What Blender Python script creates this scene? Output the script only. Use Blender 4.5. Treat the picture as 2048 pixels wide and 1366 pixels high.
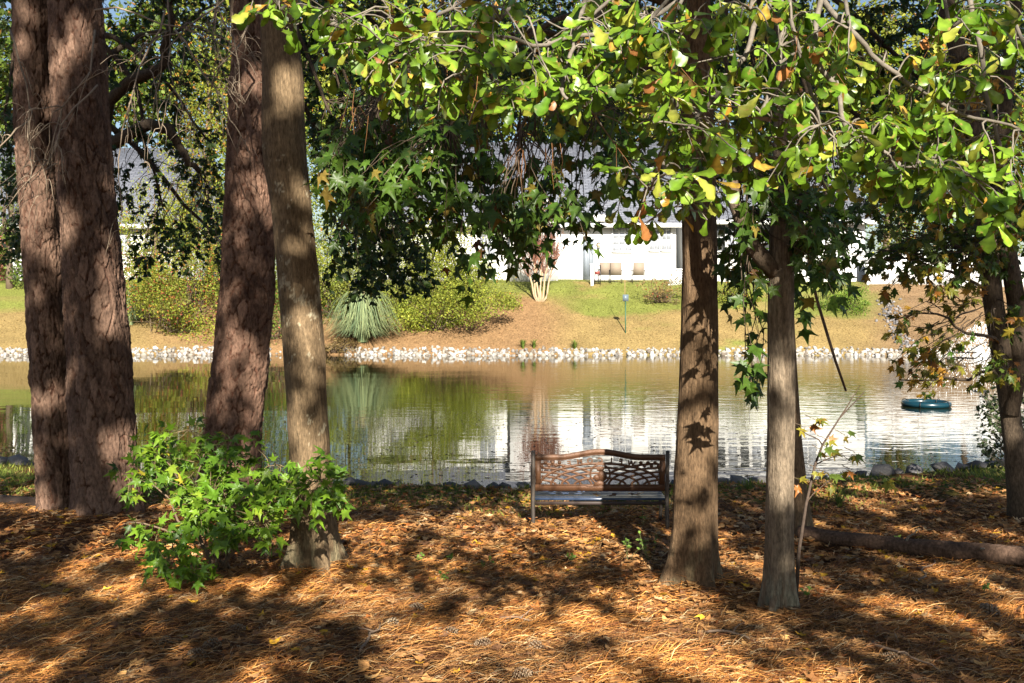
import bpy, bmesh, math, random
import numpy as np
from mathutils import Vector, Matrix

random.seed(7)
rng = np.random.default_rng(7)
S = bpy.context.scene
for o in list(bpy.data.objects):
    bpy.data.objects.remove(o)

# ------------------------------------------------------------------ camera, sky, sun, exposure
CAMZ = 2.3                 # camera above the pond's water (z = 0)
FPX, CX, HY = 1991.0, 1024.0, 603.0     # focal length and horizon in photo pixels (2048 wide)
cam_d = bpy.data.cameras.new('camera')
cam = bpy.data.objects.new('camera', cam_d)
S.collection.objects.link(cam)
cam.location = (0, 0, CAMZ)
cam.rotation_euler = (math.radians(90), 0, 0)
cam_d.sensor_width = 36
cam_d.lens = 36 * FPX / 2048
cam_d.shift_y = -(683 - HY) / 2048
cam_d.clip_start = 0.05
cam_d.clip_end = 2000
S.camera = cam

SUN_EL, SUN_AZ = math.radians(29), math.radians(8)     # sun behind the camera, a little to the right
w = bpy.data.worlds.new('World')
S.world = w
w.use_nodes = True
wn = w.node_tree.nodes
bg = wn['Background']
sky = wn.new('ShaderNodeTexSky')
sky.sky_type = 'NISHITA'
sky.sun_disc = False
sky.sun_elevation = SUN_EL
sky.sun_rotation = math.pi - SUN_AZ
w.node_tree.links.new(sky.outputs[0], bg.inputs[0])
bg.inputs[1].default_value = 0.05
sd = bpy.data.lights.new('sun', 'SUN')
sd.energy = 5.0
sd.angle = math.radians(0.5)
sd.color = (1.0, 0.93, 0.81)
sun = bpy.data.objects.new('sun', sd)
S.collection.objects.link(sun)
# light travels forward (+y), a little to the left, downwards
SD = Vector((-math.sin(SUN_AZ) * math.cos(SUN_EL), math.cos(SUN_AZ) * math.cos(SUN_EL), -math.sin(SUN_EL)))
sun.rotation_euler = SD.to_track_quat('-Z', 'Y').to_euler()
sun.location = (6, -30, 30)
S.view_settings.view_transform = 'Standard'
S.view_settings.look = 'None'
S.view_settings.gamma = 1
S.view_settings.exposure = 1.36
S.view_settings.use_curve_mapping = False
S.render.engine = 'CYCLES'
try:
    S.cycles.max_bounces = 4
    S.cycles.diffuse_bounces = 1
    S.cycles.glossy_bounces = 3
    S.cycles.transmission_bounces = 2
    S.cycles.transparent_max_bounces = 4
    S.cycles.sample_clamp_indirect = 6
except Exception:
    pass

# ------------------------------------------------------------------ small helpers
def P(px, py, D):
    """photo pixel + distance along the ground -> world point"""
    return np.array([(px - CX) / FPX * D, D, CAMZ + (HY - py) / FPX * D])

def frac(a):
    return a - np.floor(a)

def hsh(i, j, k=0.0):
    return frac(np.sin(i * 127.1 + j * 311.7 + k * 74.7) * 43758.5453)

def vn(x, y, seed=0):
    x = np.asarray(x, float); y = np.asarray(y, float)
    ix, iy = np.floor(x), np.floor(y)
    fx, fy = x - ix, y - iy
    fx = fx * fx * (3 - 2 * fx); fy = fy * fy * (3 - 2 * fy)
    a = hsh(ix, iy, seed); b = hsh(ix + 1, iy, seed)
    c = hsh(ix, iy + 1, seed); d = hsh(ix + 1, iy + 1, seed)
    return a + (b - a) * fx + (c - a) * fy + (a - b - c + d) * fx * fy

def fbm(x, y, o=4, seed=0):
    s, t, a = 0.0, 0.0, 1.0
    for k in range(o):
        s = s + a * vn(x * 2 ** k, y * 2 ** k, seed + 13 * k)
        t += a; a *= 0.5
    return s / t

def sstep(a, b, x):
    t = np.clip((x - a) / (b - a), 0, 1)
    return t * t * (3 - 2 * t)

def voronoi(u, v, nu, seed=0):
    """cells in (u, v), u periodic with period nu; returns F1, F2, id in 0..1"""
    iu, iv = np.floor(u), np.floor(v)
    f1 = np.full(u.shape, 9.0); f2 = np.full(u.shape, 9.0); cid = np.zeros(u.shape)
    for du in (-1, 0, 1):
        for dv in (-1, 0, 1):
            cu, cv = iu + du, iv + dv
            wu = np.mod(cu, nu)
            px_ = cu + 0.1 + 0.8 * hsh(wu, cv, seed)
            py_ = cv + 0.1 + 0.8 * hsh(wu, cv, seed + 5)
            d = np.hypot(px_ - u, py_ - v)
            h = hsh(wu, cv, seed + 9)
            closer = d < f1
            f2 = np.where(closer, f1, np.minimum(f2, d))
            cid = np.where(closer, h, cid)
            f1 = np.where(closer, d, f1)
    return f1, f2, cid

def lin(r, g, b):
    """sRGB 0..255 -> linear"""
    f = lambda c: (c / 255 / 12.92) if c / 255 <= 0.04045 else ((c / 255 + 0.055) / 1.055) ** 2.4
    return np.array([f(r), f(g), f(b)])

class Geo:
    """collects triangles with a colour per vertex"""
    def __init__(s):
        s.V, s.F, s.C, s.n = [], [], [], 0
    def add(s, V, F, col=(1, 1, 1)):
        V = np.asarray(V, float).reshape(-1, 3); F = np.asarray(F, int).reshape(-1, 3)
        C = np.asarray(col, float)
        if C.ndim == 1:
            C = np.tile(C, (len(V), 1))
        s.V.append(V); s.F.append(F + s.n); s.C.append(C); s.n += len(V)
    def mesh(s, name, smooth=False):
        V = np.concatenate(s.V); F = np.concatenate(s.F); C = np.concatenate(s.C)
        return np_mesh(name, V, F, C, smooth)

def np_mesh(name, V, F, C=None, smooth=False):
    me = bpy.data.meshes.new(name)
    me.vertices.add(len(V)); me.vertices.foreach_set('co', np.ascontiguousarray(V, np.float32).ravel())
    k = F.shape[1]
    me.loops.add(F.size); me.loops.foreach_set('vertex_index', np.ascontiguousarray(F, np.int32).ravel())
    me.polygons.add(len(F)); me.polygons.foreach_set('loop_start', np.arange(0, F.size, k, dtype=np.int32))
    if C is not None:
        a = me.attributes.new('col', 'FLOAT_COLOR', 'POINT')
        a.data.foreach_set('color', np.c_[C, np.ones(len(C))].astype(np.float32).ravel())
    me.update(calc_edges=True)
    if smooth:
        me.polygons.foreach_set('use_smooth', np.ones(len(F), dtype=bool))
    me.validate()
    return me

def link(name, me, mat, parent=None, loc=None):
    o = bpy.data.objects.new(name, me)
    S.collection.objects.link(o)
    if me is not None and mat is not None and len(me.materials) == 0:
        me.materials.append(mat)
    if parent is not None:
        o.parent = parent
        # parts are modelled in world coordinates; roots carry only a translation
        base = parent.location if parent.parent is None else Vector((0, 0, 0))
        l = Vector((0, 0, 0)) if loc is None else Vector(loc)
        o.location = l - Vector(base)
    elif loc is not None:
        o.location = loc
    return o

def tag(o, label=None, cat=None, group=None, kind=None):
    if label: o['label'] = label
    if cat: o['category'] = cat
    if group: o['group'] = group
    if kind: o['kind'] = kind
    return o

def thing(name, loc, label, cat, group=None):
    o = bpy.data.objects.new(name, None)
    S.collection.objects.link(o)
    o.location = Vector(loc)
    o.empty_display_size = 0.2
    return tag(o, label, cat, group)

def box(x0, x1, y0, y1, z0, z1):
    V = np.array([[x, y, z] for x in (x0, x1) for y in (y0, y1) for z in (z0, z1)], float)
    F = [[0, 1, 3], [0, 3, 2], [4, 6, 7], [4, 7, 5], [0, 4, 5], [0, 5, 1], [2, 3, 7], [2, 7, 6], [0, 2, 6], [0, 6, 4], [1, 5, 7], [1, 7, 3]]
    return V, np.array(F)

def boxes(name, bxs, mat, parent):
    g = Geo()
    for b in bxs:
        g.add(*box(*b))
    return link(name, g.mesh(name), mat, parent)

def tube(pts, rad, sides=7, cap=True):
    pts = np.asarray(pts, float); n = len(pts)
    rad = np.broadcast_to(np.asarray(rad, float), (n,))
    T = np.gradient(pts, axis=0)
    T /= np.linalg.norm(T, axis=1)[:, None] + 1e-9
    a = np.array([0.31, 0.17, 0.93]) if abs(T[0][2]) < 0.9 else np.array([1.0, 0.1, 0.0])
    N = a - (T @ a)[:, None] * T
    N /= np.linalg.norm(N, axis=1)[:, None] + 1e-9
    B = np.cross(T, N)
    th = np.linspace(0, 2 * np.pi, sides, endpoint=False)
    V = pts[:, None] + rad[:, None, None] * (np.cos(th)[None, :, None] * N[:, None] + np.sin(th)[None, :, None] * B[:, None])
    V = V.reshape(-1, 3)
    i = np.arange(n - 1)[:, None] * sides; j = np.arange(sides)[None, :]; j2 = (j + 1) % sides
    a0, b0, c0, d0 = i + j, i + j2, i + sides + j2, i + sides + j
    F = np.concatenate([np.stack([a0, b0, c0], -1).reshape(-1, 3), np.stack([a0, c0, d0], -1).reshape(-1, 3)])
    if cap:
        V = np.concatenate([V, pts[:1], pts[-1:]])
        k = n * sides; e = (n - 1) * sides
        jj = np.arange(sides); j3 = (jj + 1) % sides
        F = np.concatenate([F, np.stack([j3, jj, np.full(sides, k)], -1), np.stack([e + jj, e + j3, np.full(sides, k + 1)], -1)])
    return V, F

def curve(p0, p1, sag=0.0, wob=0.05, n=7, seed=None):
    """a bent polyline from p0 to p1; sag lifts (+) or drops (-) the middle"""
    p0 = np.asarray(p0, float); p1 = np.asarray(p1, float)
    t = np.linspace(0, 1, n)[:, None]
    L = np.linalg.norm(p1 - p0)
    p = p0 * (1 - t) + p1 * t
    p[:, 2] += sag * 4 * (t * (1 - t))[:, 0]
    r = np.random.default_rng(seed if seed is not None else int(rng.integers(1 << 30)))
    wv = r.normal(0, wob * L, (n, 3)); wv[0] = 0; wv[-1] = 0
    wv[1:-1] = (wv[:-2] + 2 * wv[1:-1] + wv[2:]) / 4
    return p + wv

class Limbs:
    """every bough becomes a part of its own"""
    def __init__(s, parent, mat, name='bough'):
        s.p, s.m, s.name = parent, mat, name
    def add(s, V, F, col):
        g = Geo(); g.add(V, F, col)
        link(s.name, g.mesh(s.name, True), s.m, s.p)

# ------------------------------------------------------------------ materials
def mat_new(name):
    m = bpy.data.materials.new(name)
    m.use_nodes = True
    nt = m.node_tree
    return m, nt, nt.nodes['Principled BSDF']

def N(nt, t, **kw):
    n = nt.nodes.new(t)
    for k, v in kw.items():
        if k.startswith('i_'):
            key = k[2:]
            n.inputs[int(key) if key.isdigit() else key].default_value = v
        else:
            setattr(n, k, v)
    return n

def mat_plain(name, col, rough=0.6, metal=0.0, var=0.12, scale=9.0, bump=0.0, bscale=60.0, spec=0.4):
    m, nt, b = mat_new(name)
    tc = N(nt, 'ShaderNodeTexCoord')
    no = N(nt, 'ShaderNodeTexNoise', i_Scale=scale, i_Detail=5.0)
    nt.links.new(tc.outputs['Object'], no.inputs['Vector'])
    mx = N(nt, 'ShaderNodeMixRGB', blend_type='MIX')
    mx.inputs[1].default_value = (*[c * (1 - var) for c in col], 1)
    mx.inputs[2].default_value = (*[min(1, c * (1 + var)) for c in col], 1)
    nt.links.new(no.outputs[0], mx.inputs[0]); nt.links.new(mx.outputs[0], b.inputs['Base Color'])
    b.inputs['Roughness'].default_value = rough
    b.inputs['Metallic'].default_value = metal
    b.inputs['Specular IOR Level'].default_value = spec
    if bump:
        n2 = N(nt, 'ShaderNodeTexNoise', i_Scale=bscale, i_Detail=6.0)
        nt.links.new(tc.outputs['Object'], n2.inputs['Vector'])
        bp = N(nt, 'ShaderNodeBump', i_Strength=bump, i_Distance=0.02)
        nt.links.new(n2.outputs[0], bp.inputs['Height']); nt.links.new(bp.outputs[0], b.inputs['Normal'])
    return m

def mat_attr(name, rough=0.8, var=0.35, scale=40.0, bump=0.5, bscale=80.0, spec=0.25, stretch=(1, 1, 1), dist=0.01):
    """base colour from the mesh's 'col' attribute, with fine noise and relief"""
    m, nt, b = mat_new(name)
    at = N(nt, 'ShaderNodeAttribute', attribute_name='col')
    tc = N(nt, 'ShaderNodeTexCoord')
    mp = N(nt, 'ShaderNodeMapping'); mp.inputs['Scale'].default_value = stretch
    nt.links.new(tc.outputs['Object'], mp.inputs['Vector'])
    no = N(nt, 'ShaderNodeTexNoise', i_Scale=scale, i_Detail=6.0, i_Roughness=0.65)
    nt.links.new(mp.outputs[0], no.inputs['Vector'])
    mr = N(nt, 'ShaderNodeMapRange')
    mr.inputs[1].default_value = 0.3; mr.inputs[2].default_value = 0.7
    mr.inputs[3].default_value = 1 - var; mr.inputs[4].default_value = 1 + var
    nt.links.new(no.outputs[0], mr.inputs[0])
    mx = N(nt, 'ShaderNodeVectorMath', operation='MULTIPLY')
    nt.links.new(at.outputs['Color'], mx.inputs[0]); nt.links.new(mr.outputs[0], mx.inputs[1])
    nt.links.new(mx.outputs[0], b.inputs['Base Color'])
    b.inputs['Roughness'].default_value = rough
    b.inputs['Specular IOR Level'].default_value = spec
    if bump:
        n2 = N(nt, 'ShaderNodeTexNoise', i_Scale=bscale, i_Detail=7.0, i_Roughness=0.7)
        nt.links.new(mp.outputs[0], n2.inputs['Vector'])
        bp = N(nt, 'ShaderNodeBump', i_Strength=bump, i_Distance=dist)
        nt.links.new(n2.outputs[0], bp.inputs['Height']); nt.links.new(bp.outputs[0], b.inputs['Normal'])
    return m

def mat_leaf(name, rough=0.42, trans=0.35, spots=0.0, spec=0.35, tint=(1.15, 1.1, 0.6), var=0.25):
    m, nt, b = mat_new(name)
    out = nt.nodes['Material Output']
    at = N(nt, 'ShaderNodeAttribute', attribute_name='col')
    ge = N(nt, 'ShaderNodeNewGeometry')
    no = N(nt, 'ShaderNodeTexNoise', i_Scale=30.0, i_Detail=5.0)
    nt.links.new(ge.outputs['Position'], no.inputs['Vector'])
    mr = N(nt, 'ShaderNodeMapRange')
    mr.inputs[1].default_value = 0.3; mr.inputs[2].default_value = 0.7
    mr.inputs[3].default_value = 1 - var; mr.inputs[4].default_value = 1 + var
    nt.links.new(no.outputs[0], mr.inputs[0])
    mx = N(nt, 'ShaderNodeVectorMath', operation='MULTIPLY')
    nt.links.new(at.outputs['Color'], mx.inputs[0]); nt.links.new(mr.outputs[0], mx.inputs[1])
    src = mx.outputs[0]
    if spots:
        n3 = N(nt, 'ShaderNodeTexNoise', i_Scale=48.0, i_Detail=4.0)
        nt.links.new(ge.outputs['Position'], n3.inputs['Vector'])
        rp = N(nt, 'ShaderNodeMapRange')
        rp.inputs[1].default_value = 0.62; rp.inputs[2].default_value = 0.68; rp.inputs[3].default_value = 0; rp.inputs[4].default_value = spots
        nt.links.new(n3.outputs[0], rp.inputs[0])
        m3 = N(nt, 'ShaderNodeMixRGB')
        m3.inputs[2].default_value = (0.42, 0.24, 0.09, 1)
        nt.links.new(rp.outputs[0], m3.inputs[0]); nt.links.new(src, m3.inputs[1])
        src = m3.outputs[0]
    nt.links.new(src, b.inputs['Base Color'])
    b.inputs['Roughness'].default_value = rough
    b.inputs['Specular IOR Level'].default_value = spec
    tr = N(nt, 'ShaderNodeBsdfTranslucent')
    tm = N(nt, 'ShaderNodeVectorMath', operation='MULTIPLY'); tm.inputs[1].default_value = tint
    nt.links.new(src, tm.inputs[0]); nt.links.new(tm.outputs[0], tr.inputs[0])
    ms = N(nt, 'ShaderNodeMixShader', i_0=trans)
    nt.links.new(b.outputs[0], ms.inputs[1]); nt.links.new(tr.outputs[0], ms.inputs[2])
    nt.links.new(ms.outputs[0], out.inputs[0])
    return m

M_GROUND = mat_attr('ground_soil', rough=0.95, var=0.5, scale=14, bump=0.7, bscale=30, spec=0.1, dist=0.03)
M_PINE = mat_attr('pine_bark', rough=0.9, var=0.55, scale=45, bump=1.0, bscale=60, spec=0.15, stretch=(1, 1, 0.45), dist=0.012)
M_OAKB = mat_attr('smooth_bark', rough=0.85, var=0.55, scale=75, bump=1.0, bscale=120, spec=0.2, stretch=(1, 1, 0.3), dist=0.012)
M_TWIG = mat_attr('twig_bark', rough=0.8, var=0.3, scale=50, bump=0.3, bscale=90, spec=0.2)
M_LEAF = mat_leaf('oak_leaf', rough=0.36, trans=0.30, spots=0.7, spec=0.5, var=0.35)
M_STAR = mat_leaf('lobed_leaf', rough=0.42, trans=0.32, spots=0.15, spec=0.4)
M_FOL = mat_leaf('far_foliage', rough=0.55, trans=0.3, spec=0.25, tint=(1.1, 1.1, 0.6))
M_DEAD = mat_leaf('fallen_leaf', rough=0.7, trans=0.12, spec=0.2, tint=(1.1, 0.8, 0.5), var=0.3)
M_NEEDLE = mat_attr('dry_needles', rough=0.6, var=0.2, scale=20, bump=0, spec=0.3)
M_GRASS = mat_leaf('grass_blades', rough=0.6, trans=0.25, spec=0.2)
M_STONE = mat_attr('stone', rough=0.85, var=0.25, scale=12, bump=0.6, bscale=25, spec=0.25, dist=0.03)

# ------------------------------------------------------------------ leaf shapes
def T_obovate(curl=0.1, fold=0.12, lob=0.0, seed=0):
    """oak leaf widest near its rounded, shallowly lobed tip; length 1 along +y"""
    st = np.array([0.0, 0.16, 0.32, 0.46, 0.58, 0.69, 0.78, 0.87, 0.95, 1.0])
    wd = np.array([0.012, 0.035, 0.085, 0.145, 0.18, 0.215, 0.25, 0.215, 0.14, 0.045])
    r = np.random.default_rng(seed)
    wl = wd * (1 + r.normal(0, 0.09, 10)); wr = wd * (1 + r.normal(0, 0.09, 10))
    k = 0.10 + 0.6 * lob
    wl[4] *= 1 - k; wr[4] *= 1 - k; wl[6] *= 1 + 0.7 * k; wr[6] *= 1 + 0.5 * k; wl[7] *= 1 - 0.3 * k; wr[8] *= 1 - 0.5 * k
    z = -curl * (st ** 2)
    sway = 0.06 * r.normal() * np.sin(st * 3)
    V = []
    for s_, a, b, zz, sw in zip(st, wl, wr, z, sway):
        tw = r.normal(0, 0.018)
        V += [[sw - a, s_ - 0.02 * r.random(), zz + fold * a + tw], [sw, s_, zz], [sw + b, s_ - 0.02 * r.random(), zz + fold * b - tw]]
    F = []
    for k in range(9):
        i = 3 * k
        F += [[i, i + 1, i + 4], [i, i + 4, i + 3], [i + 1, i + 2, i + 5], [i + 1, i + 5, i + 4]]
    tint = np.where(np.arange(30) % 3 == 1, 1.28, 0.9) * (1 + r.normal(0, 0.09, 30))      # pale midrib
    return np.array(V), np.array(F), tint

def T_star(droop=0.18, notch=0.36, lobes=5, seed=0, tipw=1.0):
    """star-shaped leaf, stem at the origin, length about 1"""
    r = np.random.default_rng(seed)
    ang = np.radians([-128, -66, 0, 66, 128]) if lobes == 5 else np.radians([-95, -45, 0, 45, 95])
    ln = np.array([0.50, 0.78, 0.92, 0.78, 0.50]) * 0.72 if lobes == 5 else np.array([0.4, 0.62, 0.8, 0.62, 0.4]) * .8
    ln = ln * (1 + r.normal(0, 0.06, 5))
    c = np.array([0, 0.34, 0.0])
    V = [c]; rim = []
    for k in range(5):
        a = ang[k]; L = ln[k]
        tip = c + [math.sin(a) * L, math.cos(a) * L, -droop * L * (0.6 + 0.8 * r.random())]
        # shoulders of the lobe
        for sgn in (-1, 1):
            aa = a + sgn * 0.24 * tipw
            rim.append(c + np.array([math.sin(aa) * L * 0.56, math.cos(aa) * L * 0.56, -droop * 0.2 * L + 0.02 * r.normal()]))
            if sgn == -1:
                rim.append(tip)
        if k < 4:
            am = (ang[k] + ang[k + 1]) / 2
            rim.append(c + np.array([math.sin(am), math.cos(am), 0]) * notch * 0.72 + [0, 0, 0.02])
    rim.append(np.array([0.05, 0.10, 0.0])); rim.append(np.array([-0.05, 0.10, 0.0]))
    V += rim
    n = len(rim)
    F = [[0, 1 + (k + 1) % n, 1 + k] for k in range(n)]
    # leaf stalk
    b = len(V)
    V += [np.array([-0.012, 0.12, 0.0]), np.array([0.012, 0.12, 0.0]), np.array([0.0, -0.42, 0.10])]
    F += [[b, b + 2, b + 1]]
    V = np.array(V); V[:, 1] += 0.42 * 0.6
    return V, np.array(F)

def T_oval(wd=0.28, fold=0.1):
    V = np.array([[0, 0, 0], [-wd, 0.45, fold * wd], [0, 0.5, -0.02], [wd, 0.45, fold * wd], [0, 1, -0.08]])
    return V, np.array([[0, 2, 1], [0, 3, 2], [1, 2, 4], [2, 3, 4]])

def T_curled(seed=0):
    """dead leaf lying curled"""
    V, F, _ = T_obovate(0.0, 0.0, 0.35, seed)
    r = np.random.default_rng(seed + 50)
    k = 0.15 + r.random() * 0.5
    V = V.copy()
    V[:, 0] *= 1.3
    V[:, 2] = k * V[:, 0] ** 2 * 1.6 + (V[:, 1] - .5) ** 2 * (0.1 + 0.45 * r.random()) + r.normal(0, 0.02, len(V))
    V[:, 1] -= 0.5
    return V, F

def frames(d, n):
    d = d / (np.linalg.norm(d, axis=1)[:, None] + 1e-9)
    z = n - (n * d).sum(1)[:, None] * d
    z /= np.linalg.norm(z, axis=1)[:, None] + 1e-9
    x = np.cross(d, z)
    return np.stack([x, d, z], axis=2)       # columns

def leaves_geo(g, temps, pos, R, sc, col, tid=None):
    pos = np.asarray(pos); n = len(pos)
    if n == 0: return
    tid = rng.integers(len(temps), size=n) if tid is None else np.asarray(tid)
    for k, tm in enumerate(temps):
        V, F = tm[0], tm[1]; ti = np.ones((len(V), 1)) if len(tm) < 3 else tm[2][:, None]
        m = np.where(tid == k)[0]
        if len(m) == 0: continue
        W = np.einsum('nij,vj->nvi', R[m], V) * np.asarray(sc)[m][:, None, None] + pos[m][:, None]
        nv = len(V)
        FF = (F[None] + (np.arange(len(m)) * nv)[:, None, None]).reshape(-1, 3)
        g.add(W.reshape(-1, 3), FF, (np.asarray(col)[m][:, None] * ti[None]).reshape(-1, 3))

_leafmesh = {}
def leaf_objects(parent, temps, key, pos, R, sc, col, mat, name='leaf', steps=16):
    """single leaves as objects sharing mesh data: shape variant x colour variant"""
    n = len(pos)
    if n == 0: return
    col = np.asarray(col)
    lum = col[:, 0] - 0.6 * col[:, 1]
    order = np.argsort(lum)
    steps = min(steps, n)
    bins = np.zeros(n, int); bins[order] = (np.arange(n) * steps) // n
    for i in range(n):
        t = int(rng.integers(len(temps)))
        k = (key, t, int(bins[i]))
        if k not in _leafmesh:
            c = col[bins == bins[i]].mean(0)
            V, F = temps[t][0], temps[t][1]
            ti = np.ones((len(V), 1)) if len(temps[t]) < 3 else temps[t][2][:, None]
            _leafmesh[k] = np_mesh(name, V, F, np.tile(c, (len(V), 1)) * ti, True)
        M4 = Matrix.Identity(4)
        for a in range(3):
            for b in range(3):
                M4[a][b] = float(R[i][a][b] * sc[i])
        o = link(name, _leafmesh[k], mat, parent)
        loc = o.location.copy()
        M4.translation = Vector([float(v) for v in pos[i]]) + loc
        o.matrix_basis = M4

def finish_leaves(root, crown_name, temps, key, L, mat, n_ind, twig_geo=None, need_view=True):
    """L: list of (pos, dir, normal, size, colour). nearest in view -> objects, rest -> one mesh"""
    pos = np.array([l[0] for l in L]); d = np.array([l[1] for l in L]); nn = np.array([l[2] for l in L])
    sc = np.array([l[3] for l in L]); col = np.array([l[4] for l in L])
    R = frames(d, nn)
    px = CX + FPX * pos[:, 0] / pos[:, 1]; py = HY - FPX * (pos[:, 2] - CAMZ) / pos[:, 1]
    view = (px > 0) & (px < 2048) & (py > 0) & (py < 1366)
    rank = np.where(view, sc / pos[:, 1], -1)
    idx = np.argsort(-rank)
    ind = idx[:n_ind]; ind = ind[rank[ind] > 0]
    mask = np.ones(len(L), bool); mask[ind] = False
    g = Geo()
    leaves_geo(g, temps, pos[mask], R[mask], sc[mask], col[mask])
    if g.n == 0:
        g.add([[0, 5, -9], [0.001, 5, -9], [0, 5.001, -9]], [[0, 1, 2]])
    crown = link(crown_name, g.mesh(crown_name, True), mat, root)
    tag(crown, kind='stuff')
    if twig_geo is not None and twig_geo.n:
        link('twigs', twig_geo.mesh('twigs', True), M_TWIG, crown)
    leaf_objects(crown, temps, key, pos[ind], R[ind], sc[ind], col[ind], mat)
    return crown

# ------------------------------------------------------------------ the ground, the pond
def yE(x):      # near shore
    x = np.asarray(x, float)
    return 12.0 + 0.035 * np.minimum(x * x, 160) + 0.35 * (fbm(x * 0.7 + 3, x * 0 + 1.7, 3, 4) - 0.5)
def yF(x):      # far shore
    x = np.asarray(x, float)
    return 42.4 + 0.9 * (fbm(x * 0.16 + 9, x * 0 + 0.3, 2, 8) - 0.5)

FAR_S = [-2.5, 0.0, 0.9, 2.1, 5.6, 8.4, 10.0, 18.0, 60.0, 400.0]
FAR_Z = [-0.9, -0.05, 0.40, 0.85, 2.2, 3.25, 3.43, 3.5, 4.2, 7.0]

def G(x, y):
    x = np.asarray(x, float); y = np.asarray(y, float)
    e, f = yE(x), yF(x)
    near = 0.7 - 0.057 * y
    near = 0.07 + np.where(near > 0.07, near - 0.07, 0) * 1.0
    near = near + 0.06 * (fbm(x * 0.9, y * 0.9, 3, 1) - 0.5) + 0.03 * (fbm(x * 4, y * 4, 2, 2) - 0.5)
    near = near + 0.14 * np.exp(-(((x + 4.3) / 1.3) ** 2 + ((y - 9.2) / 0.9) ** 2))
    for (qx, qy, qr, qh) in ((-1.457, 7.4, 0.34, 0.07), (1.263, 6.95, 0.30, 0.06), (1.643, 6.15, 0.22, 0.05), (-2.907, 10.3, 0.5, 0.08), (2.49, 8.6, 0.22, 0.05)):
        near = near + qh * np.exp(-(((x - qx) / qr) ** 2 + ((y - qy) / qr) ** 2))      # litter heaped round the trunks
    t = sstep(e - 0.05, e + 0.7, y)
    nz = near * (1 - t) - 0.8 * t
    s = y - f
    fz = np.interp(s, FAR_S, FAR_Z) + np.where(s > 0.5, 0.16 * (fbm(x * 0.35, y * 0.35, 3, 3) - 0.5), 0)
    return np.where(y < 27, nz, fz)

def Gs(x, y):
    return float(G(np.array([x]), np.array([y]))[0])

def axis(parts):
    out = []
    for a, b, st in parts:
        out += list(np.arange(a, b, st))
    return np.array(out + [parts[-1][1]])

xs = axis([(-400, -60, 40), (-60, -12, 1.2), (-12, -7, 0.3), (-7, 7, 0.09), (7, 12, 0.3), (12, 60, 1.2), (60, 400, 40)])
ys = axis([(-60, -6, 3), (-6, 3.5, 0.4), (3.5, 13.8, 0.09), (13.8, 41, 1.6), (41, 54, 0.2), (54, 90, 3), (90, 480, 40)])
XX, YY = np.meshgrid(xs, ys)
ZZ = G(XX, YY)
V = np.c_[XX.ravel(), YY.ravel(), ZZ.ravel()]
nx, ny = len(xs), len(ys)
ii, jj = np.meshgrid(np.arange(nx - 1), np.arange(ny - 1))
a = (jj * nx + ii).ravel()
Fq = np.c_[a, a + 1, a + nx + 1, a + nx]
gx, gy = XX.ravel(), YY.ravel()
n1 = fbm(gx * 1.3, gy * 1.3, 4, 21)[:, None]; n2 = fbm(gx * 7, gy * 7, 3, 22)[:, None]
litter = np.array([0.105, 0.042, 0.016]) * (0.5 + 1.0 * n2)
soil = np.array([0.10, 0.07, 0.035]) * (0.6 + 0.8 * n2)
turf = np.array([0.10, 0.13, 0.028]) * (0.6 + 0.8 * n1)
edge = (sstep(-2.0, -0.9, gy - yE(gx)) * sstep(0.35, 0.6, fbm(gx * 0.9, gy * 1.2, 3, 5)))[:, None]
cn = litter * (1 - edge) + turf * edge
mud = sstep(-0.15, 0.1, gy - yE(gx))[:, None]
cn = cn * (1 - mud) + np.array([0.05, 0.045, 0.025]) * mud
s_ = gy - yF(gx)
pxx = CX + FPX * gx / np.maximum(gy, 1)
lawn = np.array([0.16, 0.175, 0.04]) * (0.75 + 0.5 * n1)
straw = np.array([0.245, 0.175, 0.07]) * (0.75 + 0.5 * n1)
mulch = np.array([0.24, 0.145, 0.07]) * (0.7 + 0.6 * n2)
k = sstep(0.35, 0.65, fbm(gx * 0.5, gy * 0.9, 4, 6) + 0.45 * sstep(3.2, 5.8, s_) - 0.22)[:, None]
cf = straw * (1 - k) + lawn * k
bed = (sstep(1180, 1060, pxx) * sstep(240, 420, pxx) * sstep(7.2, 5.8, s_ + 0.8 * (fbm(gx * .6, gy * .6, 2, 31) - .5)))[:, None]
cf = cf * (1 - bed) + mulch * bed
bed2 = (sstep(1700, 1790, pxx + 60 * (fbm(gx * .6, gy * .6, 2, 33) - .5)))[:, None]
cf = cf * (1 - bed2) + mulch * np.array([0.80, 0.86, 0.95]) * bed2
CG = np.where((gy < 27)[:, None], cn, cf)
ground = link('ground', np_mesh('ground', V, Fq, CG, True), M_GROUND)
tag(ground, 'leaf and needle strewn bank, with lawn rising beyond the pond', 'ground', kind='structure')

# water: dark green body, mirror-like surface, ripples stronger towards the fountain on the right
mw, nt, b = mat_new('pond_water')
b.inputs['Base Color'].default_value = (0.014, 0.017, 0.006, 1)
b.inputs['Roughness'].default_value = 0.015
b.inputs['Specular Tint'].default_value = (0.58, 0.64, 0.65, 1)
b.inputs['IOR'].default_value = 1.36
b.inputs['Specular IOR Level'].default_value = 0.5
ge = N(nt, 'ShaderNodeNewGeometry')
mp = N(nt, 'ShaderNodeMapping'); mp.inputs['Scale'].default_value = (0.55, 1.5, 1)
nt.links.new(ge.outputs['Position'], mp.inputs['Vector'])
na = N(nt, 'ShaderNodeTexNoise', i_Scale=2.6, i_Detail=3.0, i_Roughness=0.5)
nb = N(nt, 'ShaderNodeTexNoise', i_Scale=0.5, i_Detail=2.0)
nt.links.new(mp.outputs[0], na.inputs['Vector']); nt.links.new(mp.outputs[0], nb.inputs['Vector'])
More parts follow.
